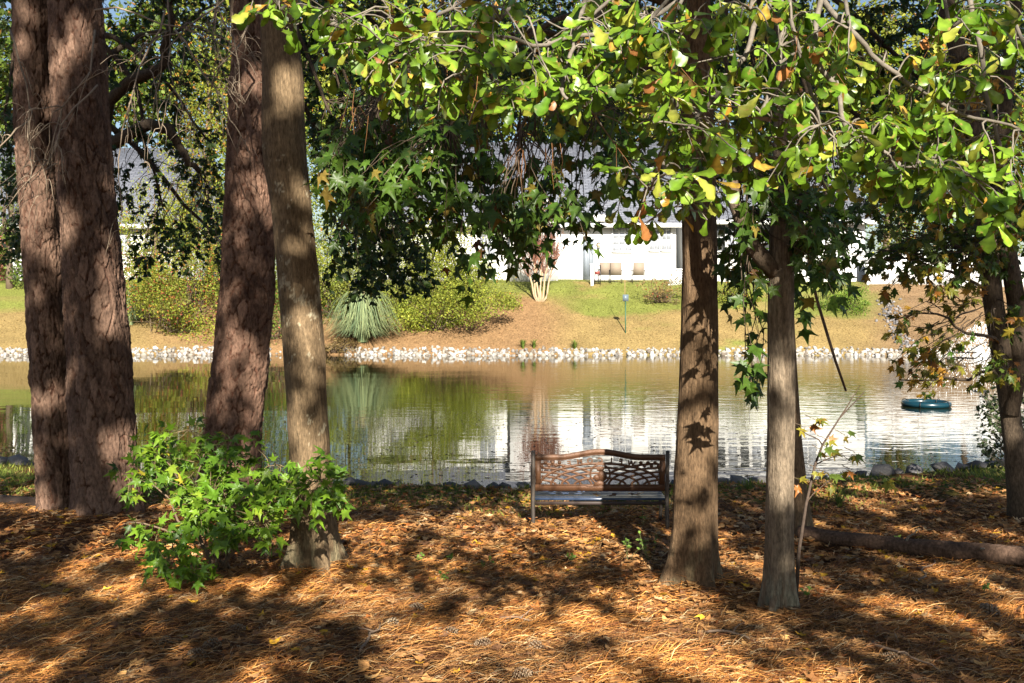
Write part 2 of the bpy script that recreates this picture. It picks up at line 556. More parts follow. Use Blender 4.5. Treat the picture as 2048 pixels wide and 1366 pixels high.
# ripple height grows with nearness to the fountain
vd = N(nt, 'ShaderNodeVectorMath', operation='DISTANCE'); vd.inputs[1].default_value = (10.5, 27.0, 0)
nt.links.new(ge.outputs['Position'], vd.inputs[0])
rm = N(nt, 'ShaderNodeMapRange'); rm.inputs[1].default_value = 4; rm.inputs[2].default_value = 17; rm.inputs[3].default_value = 0.011; rm.inputs[4].default_value = 0.0011
nt.links.new(vd.outputs['Value'], rm.inputs[0])
m1 = N(nt, 'ShaderNodeMath', operation='MULTIPLY'); nt.links.new(na.outputs[0], m1.inputs[0]); nt.links.new(rm.outputs[0], m1.inputs[1])
m2 = N(nt, 'ShaderNodeMath', operation='MULTIPLY', i_1=0.006); nt.links.new(nb.outputs[0], m2.inputs[0])
sm = N(nt, 'ShaderNodeMath', operation='ADD'); nt.links.new(m1.outputs[0], sm.inputs[0]); nt.links.new(m2.outputs[0], sm.inputs[1])
bp = N(nt, 'ShaderNodeBump', i_Strength=1.0, i_Distance=1.0)
nt.links.new(sm.outputs[0], bp.inputs['Height']); nt.links.new(bp.outputs[0], b.inputs['Normal'])
wx = 400.0
water = link('pond_water', np_mesh('pond_water', np.array([[-wx, 11.2, 0], [wx, 11.2, 0], [wx, 43.4, 0], [-wx, 43.4, 0.0]]), np.array([[0, 1, 2, 3]])), mw)
tag(water, 'still green pond mirroring the white houses', 'pond', kind='structure')


# ------------------------------------------------------------------ trunks
def trunk(name, root, prof, D, kind, top=9.0, cap_px=-60, seed=0, M=150, dz=0.014, lean_y=0.0, tone=(1, 1, 1), lichen=None):
    """prof: (pixel centre, pixel y, pixel width) from top to bottom at distance D"""
    prof = sorted(prof, key=lambda p: -p[1])
    pts = [P(p[0], p[1], D) for p in prof]
    zs_ = np.array([p[2] for p in pts]); xs_ = np.array([p[0] for p in pts]); rs_ = np.array([p[2] for p in prof]) / FPX * D / 2
    zb = Gs(xs_[0], D) - 0.12
    zvis = CAMZ + (HY - cap_px) / FPX * D
    z = np.concatenate([np.arange(zb, zvis, dz), np.linspace(zvis, max(top, zvis + 0.5), 14)])
    # extrapolate upwards with taper
    dx = (xs_[-1] - xs_[-2]) / max(zs_[-1] - zs_[-2], 1e-3)
    xt = np.append(xs_, xs_[-1] + dx * 0.5 * (top - zs_[-1])); zt = np.append(zs_, top); rt = np.append(rs_, rs_[-1] * 0.45)
    # smooth the profile
    def smooth(vals):
        v = np.interp(z, zt, vals)
        kk = np.ones(25) / 25
        vp = np.concatenate([np.full(12, v[0]), v, np.full(12, v[-1])])
        return np.convolve(vp, kk, 'valid')
    cx_, r_ = smooth(xt), smooth(rt)
    th = np.linspace(0, 2 * np.pi, M, endpoint=False)
    TH, Z = np.meshgrid(th, z)
    R0 = np.repeat(r_[:, None], M, 1)
    rm_ = rs_.mean()
    if kind == 'pine':
        nu = max(6, int(round(2 * np.pi * rm_ / 0.075)))
        wu = TH / (2 * np.pi) * nu
        wrp = 1.2 * (fbm(np.cos(TH) * 5 + 7, Z * 5 + np.sin(TH) * 5, 4, seed) - 0.5)
        f1, f2, cid = voronoi(wu + wrp, Z / 0.20 + 1.0 * wrp, nu, seed + 3)
        crack = 1 - (1 - sstep(0.0, 0.15, f2 - f1)) * sstep(0.38, 0.58, fbm(np.cos(TH) * 7 + 2, Z * 4 + np.sin(TH) * 7, 3, seed + 14))
        flake = voronoi(wu * 2 + 2.5 * wrp, Z / 0.07 + wrp, 2 * nu, seed + 8)
        rough = fbm(np.cos(TH) * rm_ * 60 + 9, np.sin(TH) * rm_ * 60 + Z * 22, 4, seed + 6) - 0.5
        lowf = fbm(np.cos(TH) * 1.4 + 3, Z * 1.1 + np.sin(TH) * 1.4, 3, seed + 2) - 0.5
        off = 0.027 * (crack - 1) + 0.016 * (cid - 0.5) * crack + 0.006 * (flake[2] - 0.5) * crack + 0.005 * sstep(0, .1, flake[1] - flake[0]) + 0.022 * rough + 0.05 * lowf * rm_ / 0.2
        h2 = hsh(np.floor(cid * 997), np.floor(cid * 131), 3)
        t = (0.35 * cid + 0.65 * fbm(np.cos(TH) * 4 + 1, Z * 5 + np.sin(TH) * 4, 4, seed + 5))[..., None]
        c = np.array([0.075, 0.042, 0.030]) * (1 - t) + np.array([0.235, 0.15, 0.105]) * t
        c = c * (0.75 + 0.5 * h2[..., None])
        inner = (1 - crack)[..., None]
        c = c * (1 - inner) + np.array([0.075, 0.032, 0.02]) * inner      # darker red-brown bark in the cracks between the plates
    else:
        ridge = fbm(np.cos(TH) * rm_ * 90 + 5, np.sin(TH) * rm_ * 90 + Z * 4.0, 3, seed)
        ridge = np.abs(ridge - 0.5) * 2
        lowf = fbm(np.cos(TH) * 1.2 + 3, Z * 1.6 + np.sin(TH) * 1.2, 3, seed + 2) - 0.5
        off = 0.007 * (ridge - 0.5) + 0.16 * lowf * rm_
        # root flare in lobes
        fl = np.exp(-(Z - zb - 0.12) / 0.16)
        off = off + fl * rm_ * 0.5 * np.clip(np.cos(TH * 4 + seed) + 0.3 * np.cos(TH * 7 + 2 * seed), -0.6, 1)
        t = fbm(np.cos(TH) * 3 + 1, Z * 3 + np.sin(TH) * 3, 4, seed + 5)[..., None]
        c = np.array([0.15, 0.110, 0.072]) * (1 - t) + np.array([0.30, 0.235, 0.165]) * t
        c = c * (0.7 + 0.5 * ridge[..., None])
        if lichen:
            wl_ = fbm(TH * rm_ * 25, Z * 25, 3, seed + 12) - 0.5
            lm = fbm(TH * rm_ * 18 + 2.5 * wl_, Z * 15 + 2.5 * wl_ + TH, 4, seed + 11)
            for (z0, z1, amt) in lichen:
                band = sstep(z0 - 0.05, z0 + 0.02, Z) * sstep(z1 + 0.05, z1 - 0.02, Z)
                mk = (sstep(0.70 - amt, 0.73 - amt, lm) * band)[..., None]
                c = c * (1 - 0.8 * mk) + np.array([0.44, 0.42, 0.35]) * 0.8 * mk
        base = (sstep(0.35, 0.05, Z - zb - 0.12) * sstep(0.45, 0.6, fbm(TH * 3, Z * 9, 3, seed + 4)))[..., None]
        c = c * (1 - 0.3 * base) + np.array([0.30, 0.34, 0.25]) * 0.3 * base
    c = c * np.array(tone)
    RR = R0 + off
    Vx = cx_[:, None] + RR * np.sin(TH); Vy = D + lean_y * (Z - zb) + RR * -np.cos(TH)
    V = np.c_[Vx.ravel(), Vy.ravel(), Z.ravel()]
    n = len(z)
    i = np.arange(n - 1)[:, None] * M; j = np.arange(M)[None]; j2 = (j + 1) % M
    F = np.stack([i + j, i + j2, i + M + j2, i + M + j], -1).reshape(-1, 4)
    me = np_mesh(name, V, F, c.reshape(-1, 3), True)
    o = link(name, me, M_PINE if kind == 'pine' else M_OAKB, root)
    return np.array([cx_[-1], D + lean_y * (z[-1] - zb), z[-1]]), (z, cx_, r_)

def root_at(name, px, D, label, cat='tree', group=None):
    x = (px - CX) / FPX * D
    return thing(name, (x, D, Gs(x, D)), label, cat, group)

BR = np.array([0.13, 0.095, 0.065]); GREY = np.array([0.30, 0.26, 0.21])

# colours (linear, real leaf tones)
def gcol(n, a, b, jit=0.2, accents=(), seed=None):
    t = rng.random(n)[:, None]
    c = np.array(a) * (1 - t) + np.array(b) * t
    c *= (1 + rng.normal(0, jit, (n, 1)))
    for (ac, p) in accents:
        m = rng.random(n) < p
        c[m] = np.array(ac) * (1 + rng.normal(0, jit, (int(m.sum()), 1)))
    return np.clip(c, 0.005, 0.9)

OAK_A, OAK_B = (0.065, 0.150, 0.010), (0.20, 0.32, 0.025)
OAK_ACC = (((0.48, 0.26, 0.03), 0.025), ((0.36, 0.15, 0.045), 0.03), ((0.33, 0.36, 0.05), 0.12))
GUM_A, GUM_B = (0.038, 0.085, 0.010), (0.085, 0.155, 0.018)
GUM_ACC = (((0.22, 0.17, 0.03), 0.05), ((0.16, 0.07, 0.025), 0.03))
MAP_A, MAP_B = (0.12, 0.15, 0.018), (0.26, 0.21, 0.022)
MAP_ACC = (((0.45, 0.25, 0.02), 0.16), ((0.36, 0.15, 0.03), 0.09), ((0.10, 0.2, 0.03), 0.15))

T_OAK = [T_obovate(c, f, l, s) for s, (c, f, l) in enumerate([(0.05, 0.1, 0), (0.15, 0.25, 0.1), (0.28, 0.15, 0.2), (-0.1, 0.3, 0), (0.4, 0.1, 0.15)])]
T_GUM = [T_star(d, n_, 5, s) for s, (d, n_) in enumerate([(0.1, 0.34), (0.3, 0.38), (0.5, 0.36), (0.2, 0.33)])]
T_MAP = [T_star(d, 0.62, 3, s + 9, 1.5) for s, d in enumerate([0.1, 0.3, 0.5])]
T_DEAD = [T_curled(s) for s in range(7)]
T_SM = [T_oval(0.24), T_oval(0.34, 0.3)]

def unit(v):
    return v / (np.linalg.norm(v) + 1e-9)

def spray(L, tg, start, tip, n, size, cols, droop=0.0, up=0.8, whorl=True, r0=0.004, wob=0.06, sag=0.0, twig_col=GREY):
    """a twig from start to tip with n leaves towards its end"""
    p = curve(start, tip, sag, wob, 7)
    tg.add(*tube(p, np.linspace(r0, 0.0014, len(p)), 5, False), twig_col * (0.8 + 0.4 * random.random()))
    ax = unit(p[-1] - p[-2])
    for i in range(n):
        t = 1 - (0.45 * rng.random() ** (1.6 if whorl else 1.0))
        k = min(int(t * 6), 5); q = p[k] + (p[k + 1] - p[k]) * (t * 6 - k)
        side = rng.normal(0, 1, 3)
        side = unit(side - side.dot(ax) * ax)
        d = unit(ax * rng.uniform(0.1, 0.9) + side * 1.0 + np.array([0, 0, -droop]))
        nn = unit(np.array([rng.normal(0, 0.45), -0.6 + rng.normal(0, 0.4), up]))
        L.append((q, d, nn, size * rng.uniform(0.5, 1.2), cols()))

def colpool(a, b, acc, jit=0.18):
    pool = gcol(600, a, b, jit, acc)
    return lambda: pool[rng.integers(600)]

def rbox(n, x0, x1, y0, y1, D0, D1):
    return [P(rng.uniform(x0, x1), rng.uniform(y0, y1), rng.uniform(D0, D1)) for _ in range(n)]

def limbs(g, tops, r0=0.05, col=BR, sides=8):
    for (p0, p1, ra, rb, sag) in tops:
        p = curve(p0, p1, sag, 0.035, 11)
        g.add(*tube(p, np.linspace(ra, rb, 11), sides), col * (0.8 + 0.4 * random.random()))

def nearest_on(pts, q):
    d = np.linalg.norm(pts - q, axis=1)
    return pts[int(np.argmin(d))]

# ---- 1: slender oak whose leafy boughs hang into the top of the picture
oak = root_at('oak_tree', 1556, 6.15, 'slender pale grey oak trunk, nearest on the right, bright leafy boughs overhead')
top, _ = trunk('trunk', oak, [(1574, 0, 34), (1566, 350, 42), (1562, 600, 51), (1562, 800, 54), (1559, 1000, 54), (1558, 1150, 57), (1556, 1235, 66)], 6.15, 'oak', top=7.5, seed=2, M=110, dz=0.012, tone=(1.0, 1.0, 1.0))
tg = Geo(); L = []
oc = colpool(OAK_A, OAK_B, OAK_ACC)
tx = (1566 - CX) / FPX * 6.15
bough_ends = [P(560, 20, 2.9), P(800, 60, 2.75), P(1000, 40, 2.6), P(1150, 60, 2.7), P(1300, 40, 2.6), P(1500, 20, 2.6), P(1700, 60, 2.5), P(1900, 60, 2.6), P(2060, 120, 2.7), P(1640, 250, 2.5), P(1350, 260, 2.6)]
lg = Limbs(oak, M_TWIG); nodes = []
for i, e in enumerate(bough_ends):
    s0 = np.array([tx + rng.normal(0, .02), 6.1, 4.1 + 0.16 * i])
    mid = (s0 + e) / 2 + np.array([0, 0, 0.55])
    p = np.concatenate([curve(s0, mid, 0.1, 0.02, 8), curve(mid, e, 0.05, 0.03, 9)[1:]])
    lg.add(*tube(p, np.linspace(0.016, 0.005, len(p)), 7), GREY * 0.5)
    nodes.append(p)
for path in [[(1560, -120, 3.2), (1400, -20, 2.9), (1250, 60, 2.75), (1080, 90, 2.7), (960, 70, 2.7), (850, 110, 2.75)], [(540, -40, 3.0), (640, 45, 2.9), (740, 85, 2.85), (830, 95, 2.8), (905, 140, 2.75), (1000, 200, 2.7)],
             [(1560, -60, 3.0), (1500, 90, 2.8), (1420, 200, 2.7), (1340, 300, 2.65), (1300, 380, 2.6)], [(1600, -80, 2.9), (1700, 80, 2.7), (1800, 160, 2.65), (1900, 220, 2.6), (2040, 260, 2.6)],
             [(1640, -60, 2.8), (1640, 120, 2.7), (1700, 250, 2.6), (1780, 320, 2.55), (1860, 340, 2.5)], [(1560, -80, 3.3), (1560, 140, 3.1), (1500, 280, 3.0), (1480, 340, 2.9)], [(1900, -80, 2.9), (1960, 100, 2.8), (2000, 300, 2.75), (2040, 400, 2.7)], [(1180, -60, 3.1), (1150, 80, 2.9), (1120, 180, 2.8), (1190, 230, 2.75)]]:
    pp = np.array([P(*q) for q in path]); tt = np.linspace(0, len(pp) - 1, 5 * len(pp))
    pp = np.array([np.interp(tt, np.arange(len(pp)), pp[:, k]) for k in range(3)]).T
    pp[1:-1] += rng.normal(0, 0.012, (len(pp) - 2, 3)); pp[1:-1] = (pp[:-2] + pp[1:-1] * 2 + pp[2:]) / 4
    lg.add(*tube(pp, np.linspace(0.009, 0.0035, len(pp)), 7), GREY * 0.6); nodes.append(pp)
nodes = np.concatenate(nodes)
B = [(640, 900, 10, 170, 13), (740, 1010, 80, 235, 13), (900, 1250, 0, 200, 22), (1000, 1230, 150, 250, 7), (1200, 1400, 0, 170, 12), (1250, 1450, 130, 310, 11),
     (1220, 1420, 300, 440, 9), (1400, 1700, 0, 190, 18), (1430, 1650, 180, 370, 13), (1600, 1900, 100, 380, 27), (1850, 2060, 0, 420, 20), (1660, 1900, 250, 400, 14), (1880, 2050, 350, 460, 6), (500, 640, -10, 60, 4), (1250, 1330, 430, 470, 2)]
for (x0, x1, y0, y1, n) in B:
    for q in rbox(int(n * 2.7), x0, x1, y0, y1, 2.35, 3.3):
        s0 = nearest_on(nodes, q)
        if np.linalg.norm(q - s0) > 0.26:
            s0 = q + unit(unit(s0 - q) + rng.normal(0, 0.45, 3) * [1, 1, 0.5]) * 0.26
        spray(L, tg, s0, q, int(rng.integers(5, 9)), 0.066, oc, droop=0.35, up=0.75, sag=0.03, r0=0.003, twig_col=GREY * 0.7)
# brown pine needles caught on the twigs
ng = Geo()
for (x, y, n) in [(1045, 300, 26), (1110, 290, 14), (720, 210, 12), (700, 170, 8), (880, 90, 10), (1590, 60, 12), (1660, 70, 12), (1750, 330, 8), (1370, 120, 10), (960, 150, 8), (1230, 300, 6), (1890, 60, 8)]:
    for _ in range(n // 3):
        q = P(x + rng.normal(0, 12), y + rng.normal(0, 12), 2.55 + rng.normal(0, 0.1))
        e = q + np.array([rng.normal(0, 0.035), rng.normal(0, 0.03), -rng.uniform(0.05, 0.12)])
        ng.add(*tube(np.array([q, (q + e) / 2 + rng.normal(0, .006, 3), e]), [0.0008, 0.0008, 0.0005], 4, False), np.array([0.28, 0.125, 0.045]) * rng.uniform(0.6, 1.2))
cr = finish_leaves(oak, 'crown', T_OAK, 'oak', L, M_LEAF, 300, tg)
tag(link('caught_needles', ng.mesh('caught_needles'), M_NEEDLE, cr), kind='stuff')
# the crooked low limb on the left of this trunk
g = Geo()
p = np.array([P(1552, 545, 6.15), P(1530, 522, 6.12), P(1505, 492, 6.1), P(1490, 455, 6.1), P(1470, 410, 6.12), P(1462, 340, 6.15), P(1450, 240, 6.2)])
g.add(*tube(p, [0.06, 0.055, 0.05, 0.045, 0.04, 0.035, 0.025], 10), BR)
link('limb', g.mesh('limb', True), M_OAKB, oak)

# ---- 2: thicker trunk next to it, a sweetgum with dark star leaves
gum = root_at('sweetgum_tree', 1386, 6.95, 'thick straight brown trunk right of the bench, dark star shaped leaves above')
top2, _ = trunk('trunk', gum, [(1390, 0, 62), (1396, 300, 66), (1398, 500, 69), (1399, 700, 74), (1394, 900, 84), (1390, 1050, 92), (1387, 1130, 98), (1385, 1170, 106)], 6.95, 'oak', top=9.5, seed=5, M=150, dz=0.012, tone=(0.85, 0.70, 0.56))
tg = Geo(); L = []
gc = colpool(GUM_A, GUM_B, GUM_ACC)
x2 = (1396 - CX) / FPX * 6.95
ends = [P(760, 180, 6.2), P(900, 250, 6.0), P(1040, 260, 5.9), P(1180, 200, 6.2), P(700, 280, 6.6), P(1480, 420, 6.4), P(1650, 380, 6.6), P(1560, 200, 7.2), P(1300, 60, 7.4), P(850, 60, 7.2)]
lg = Limbs(gum, M_OAKB); nodes = []
for i, e in enumerate(ends):
    s0 = np.array([x2, 6.95, 3.6 + 0.3 * i])
    p = curve(s0, e, 0.5, 0.02, 14)
    lg.add(*tube(p, np.linspace(0.035, 0.008, 14), 7), BR * 0.8); nodes.append(p)
nodes = np.concatenate(nodes)
# dark knotted limb stub, upper left of the trunk
p = np.array([P(1385, 190, 6.95), P(1345, 165, 6.9), P(1310, 120, 6.85), P(1270, 60, 6.8), P(1240, -40, 6.8)])
lg.add(*tube(p, [0.09, 0.085, 0.075, 0.065, 0.055], 10), BR * 0.8)
B = [(640, 1000, 250, 400, 40), (700, 1060, 330, 500, 42), (860, 1060, 430, 540, 22), (930, 990, 540, 590, 2), (1040, 1100, 450, 560, 7), (1095, 1190, 400, 520, 8), (1100, 1330, 250, 400, 16),
     (1440, 1530, 460, 640, 10), (1590, 1710, 420, 620, 14), (1480, 1530, 650, 760, 3), (620, 760, 330, 480, 14), (1460, 1700, 330, 480, 14), (1600, 1720, 440, 560, 10), (1600, 1680, 600, 690, 3), (1490, 1530, 780, 850, 2)]
for (x0, x1, y0, y1, n) in B:
    for q in rbox(int(n * 1.8), x0, x1, y0, y1, 5.6, 7.8):
        s0 = nearest_on(nodes, q + np.array([0, 0, 0.4]))
        if np.linalg.norm(q - s0) > 0.9:
            s0 = q + unit(s0 - q) * 0.9 + np.array([0, 0, 0.2])
        spray(L, tg, s0, q, int(rng.integers(4, 9)), 0.135, gc, droop=0.7, up=0.7, whorl=False, sag=0.05, r0=0.005, twig_col=BR * 0.7)
finish_leaves(gum, 'crown', T_GUM, 'gum', L, M_STAR, 300, tg)

# ---- 3: trunk behind the slender oak
back = root_at('maple_tree', 1602, 8.6, 'trunk mostly hidden behind the slender oak, standing at the log end')
trunk('trunk', back, [(1560, 0, 26), (1566, 500, 30), (1578, 750, 33), (1586, 880, 35), (1595, 980, 38), (1603, 1085, 48)], 8.6, 'oak', top=9, seed=8, M=80, dz=0.02, tone=(0.95, 0.82, 0.7))

# ---- 4: oak trunk on the left with white lichen
loak = root_at('oak_tree', 632, 7.4, 'grey brown trunk with pale lichen patches, flared foot beside the green sapling')
zl = lambda y: CAMZ + (HY - y) / FPX * 7.4
trunk('trunk', loak, [(548, -40, 62), (552, 0, 66), (566, 150, 80), (568, 300, 90), (583, 420, 80), (594, 520, 80), (609, 700, 82), (619, 900, 79), (628, 1050, 84), (632, 1100, 92), (634, 1148, 118)], 7.4, 'oak', top=9, seed=11, M=160, dz=0.012, tone=(1.0, 0.90, 0.74),
      lichen=[(zl(603), zl(566), 0.13), (zl(648), zl(634), 0.08), (zl(720), zl(680), -0.01), (zl(900), zl(300), -0.04)])
g = Limbs(loak, M_OAKB)
for (e, s0, r0) in [(P(800, -120, 6.6), 4.6, 0.05), (P(420, -100, 6.8), 4.9, 0.05), (P(640, -260, 7.6), 5.4, 0.06)]:
    q0 = np.array([(550 - CX) / FPX * 7.4, 7.4, s0])
    g.add(*tube(curve(q0, e, 0.2, 0.03, 9), np.linspace(r0, 0.012, 9), 8), BR)

# ---- 5: the two big pines
pine1 = root_at('pine_tree', 180, 9.7, 'massive twin stemmed pine with plated red brown bark at far left')
trunk('trunk', pine1, [(62, -20, 68), (68, 250, 70), (84, 500, 74), (100, 750, 74), (116, 1000, 74), (122, 1045, 86)], 9.85, 'pine', top=14, seed=3, M=170, dz=0.013)
trunk('trunk', pine1, [(149, -20, 96), (163, 250, 104), (182, 500, 110), (200, 750, 120), (214, 1000, 128), (216, 1045, 148)], 9.66, 'pine', top=15, seed=17, M=230, dz=0.013)
tgd = Geo(); starts = [(P(190, 60, 9.3), P(95, 330, 8.9)), (P(330, -60, 9.1), P(350, 180, 8.8)), (P(480, -30, 9.0), P(300, 140, 8.9)), (P(195, 170, 9.4), P(70, 350, 8.95)), (P(520, 20, 9.2), P(420, 190, 8.9)), (P(60, 240, 9.3), P(-20, 330, 9.0)), (P(330, 20, 9.2), P(240, 300, 9.0)), (P(20, 60, 9.2), P(60, 300, 8.9)),
          (P(420, -40, 9.1), P(480, 160, 8.9)), (P(350, 60, 9.2), P(460, 240, 9.0)), (P(190, 20, 9.4), P(430, 70, 8.9))]
def deadtwig(p0, p1, r, depth):
    n = 7
    p = curve(p0, p1, 0.06, 0.05, n)
    tgd.add(*tube(p, np.linspace(r, r * 0.5, n), 6), np.array([0.27, 0.21, 0.15]) * rng.uniform(0.6, 1.25))
    if depth == 0: return
    Lg = np.linalg.norm(p1 - p0)
    for _ in range(5 if depth > 1 else 4):
        k = int(rng.integers(2, n))
        d = unit(unit(p1 - p0) + rng.normal(0, 0.55, 3) + np.array([0, -0.1, -0.25]))
        deadtwig(p[k], p[k] + d * Lg * rng.uniform(0.3, 0.6), r * 0.55, depth - 1)
for s0, e0 in starts:
    deadtwig(s0, e0, 0.0105, 2)
link('dead_branch', tgd.mesh('dead_branch', True), M_TWIG, pine1)
g = Limbs(pine1, M_PINE, 'limb'); limbs(g, [(np.array([-4.3, 9.7, 6.0]), P(330, -60, 9.1), 0.04, 0.018, 0.3), (np.array([-4.2, 9.7, 6.4]), P(480, -30, 9.0), 0.04, 0.015, 0.4)])

pine2 = root_at('pine_tree', 462, 10.3, 'single plated pine trunk standing behind the lichen spotted oak')
trunk('trunk', pine2, [(506, -20, 62), (503, 150, 74), (500, 300, 84), (498, 420, 92), (492, 600, 104), (478, 750, 108), (466, 850, 110), (455, 1000, 124)], 10.3, 'pine', top=15, seed=29, M=190, dz=0.013, tone=(1.05, 1.0, 0.98))

# ---- 6: double trunk on the right edge, yellowing maple
mpl = root_at('maple_tree', 2040, 9.8, 'dark forked maple at the right edge with yellowing leaves')
g = Geo()
pA = np.array([P(x, y, 9.8) for x, y in [(2046, 1060), (2040, 1000), (2030, 900), (2015, 780), (2000, 690), (1986, 600), (1974, 470), (1954, 300), (1920, 120), (1895, 20), (1870, -120)]])
g.add(*tube(pA, [0.15, 0.12, 0.10, 0.095, 0.095, 0.095, 0.092, 0.09, 0.085, 0.08, 0.07], 16), BR * 0.85)
link('trunk', g.mesh('trunk', True), M_OAKB, mpl)
g = Geo()
pB = np.array([P(x, y, 9.75) for x, y in [(2020, 830), (2040, 720), (2032, 600), (2010, 470), (1996, 360), (2010, 200), (2030, 20), (2040, -120)]])
g.add(*tube(pB, [0.08, 0.085, 0.085, 0.08, 0.075, 0.07, 0.06, 0.05], 14), BR * 0.8)
link('trunk', g.mesh('trunk', True), M_OAKB, mpl)
tg = Geo(); L = []
mc = colpool(MAP_A, MAP_B, MAP_ACC); mo = colpool((0.30, 0.17, 0.02), (0.42, 0.20, 0.03), (((0.2, 0.2, 0.03), 0.3),))
md = colpool(GUM_A, (0.12, 0.17, 0.02), (((0.3, 0.22, 0.03), 0.1),))
nodes = np.concatenate([pA[3:], pB[1:]])
for (x0, x1, y0, y1, n, cc) in [(1720, 2050, 400, 560, 80, md), (1650, 1800, 420, 540, 24, md), (1750, 1960, 520, 640, 30, mc), (1760, 1960, 630, 790, 26, mc), (1880, 2048, 120, 420, 34, mo), (1990, 2048, 440, 760, 14, md), (1700, 1860, 300, 450, 22, md), (1780, 1900, 720, 810, 7, mc), (1850, 2060, 360, 560, 20, mc), (1960, 2060, 620, 790, 6, mc)]:
    for q in rbox(n, x0, x1, y0, y1, 8.3, 9.8):
        s0 = nearest_on(nodes, q + np.array([0, 0, 0.3]))
        if np.linalg.norm(q - s0) > 0.8:
            s0 = q + unit(s0 - q) * 0.8
        spray(L, tg, s0, q, int(rng.integers(4, 9)), 0.115, cc, droop=0.6, up=0.6, whorl=False, sag=0.05, r0=0.006, twig_col=BR * 0.6)
for (e, k) in [(P(1790, 640, 8.8), 4), (P(1760, 520, 8.9), 5), (P(1800, 760, 8.7), 3), (P(1850, 420, 8.8), 6), (P(1900, 220, 8.9), 7)]:
    tg.add(*tube(curve(pA[k], e, 0.1, 0.04, 9), np.linspace(0.02, 0.006, 9), 6), BR * 0.6)
finish_leaves(mpl, 'crown', T_MAP, 'map', L, M_STAR, 280, tg)

# ---- 7: dark small-leaved trees on the near bank whose crowns fill the top of the picture
def filler(name, label, px, D, base_w, cr_boxes, cols, size, seed, extra=(), temps=T_SM, lean=None):
    r_ = root_at(name, px, D, label)
    x = (px - CX) / FPX * D
    g = Geo()
    zt = 9.0
    p = curve(np.array([x, D, Gs(x, D) - 0.1]), np.array([x + (lean or 0), D, zt]), 0, 0.012, 12, seed)
    g.add(*tube(p, np.linspace(base_w, base_w * 0.4, 12), 14), BR * 0.75)
    link('trunk', g.mesh('trunk', True), M_OAKB, r_)
    lg = Limbs(r_, M_OAKB); nd = [p[5:]]
    for e in extra:
        k = min(range(len(p)), key=lambda i: abs(p[i][2] - (e[0][2] - 0.5)))
        pp = np.concatenate([[p[k]], e])
        pp = np.array([pp[min(int(t), len(pp) - 2)] + (pp[min(int(t), len(pp) - 2) + 1] - pp[min(int(t), len(pp) - 2)]) * (t - min(int(t), len(pp) - 2)) for t in np.linspace(0, len(pp) - 1, 16)])
        pp[1:-1] += rng.normal(0, 0.025, (14, 3))
        lg.add(*tube(pp, np.linspace(0.085, 0.03, 16), 9), BR * 0.6); nd.append(pp)
    tips = []
    for (x0, x1, y0, y1, n) in cr_boxes:
        tips += rbox(int(n * 3.3), x0, x1, y0, y1, D - 1.3, D + 1.6)
    ends = [tips[i] for i in rng.choice(len(tips), min(9, len(tips)), replace=False)]
    for e in ends:
        s0 = p[int(rng.integers(6, 11))]
        pp = curve(s0, e, 0.3, 0.04, 11)
        lg.add(*tube(pp, np.linspace(0.05, 0.012, 11), 7), BR * 0.6); nd.append(pp)
    nd = np.concatenate(nd)
    tg = Geo(); L = []
    for q in tips:
        s0 = nearest_on(nd, q + np.array([0, 0, .3]))
        if np.linalg.norm(q - s0) > 0.8:
            s0 = q + unit(s0 - q) * 0.8
        spray(L, tg, s0, q, int(rng.integers(14, 24)), size, cols, droop=0.35, up=0.6, whorl=False, wob=0.08, r0=0.005, twig_col=BR * 0.6)
    finish_leaves(r_, 'crown', temps, name + str(seed), L, M_STAR, 0, tg)
    return r_

dk = colpool((0.022, 0.048, 0.008), (0.050, 0.090, 0.014), (((0.13, 0.14, 0.02), 0.06),))
filler('evergreen_tree', 'dark small leaved evergreen behind the twin pine, limbs reaching right', 120, 12.4, 0.14,
       [(0, 60, 0, 560, 34), (200, 330, 100, 480, 22), (330, 470, 150, 560, 24), (200, 480, -40, 170, 34), (240, 420, 470, 560, 8), (560, 760, -30, 240, 20)], dk, 0.085, 41,
       extra=[[P(250, 165, 11.8), P(325, 140, 11.6), P(340, 60, 11.5), P(352, -40, 11.5)], [P(300, 250, 11.7), P(345, 262, 11.6), P(372, 315, 11.6), P(400, 345, 11.6)]])
filler('willow_oak', 'dim oak crown of small leaves behind the star leaved boughs, centre', 490, 11.2, 0.10,
       [(620, 900, 120, 330, 46), (640, 880, 380, 600, 40), (560, 1250, -50, 150, 60), (900, 1330, 100, 300, 40), (690, 800, 520, 620, 8)], dk, 0.09, 43)
filler('willow_oak', 'dim oak crown behind the bright boughs at upper right', 1402, 11.6, 0.09,
       [(1250, 2060, -50, 160, 86), (1400, 1800, 150, 380, 52), (1780, 2060, 120, 420, 44), (1440, 1560, 380, 560, 8), (1800, 2060, 400, 560, 26)], dk, 0.09, 47)

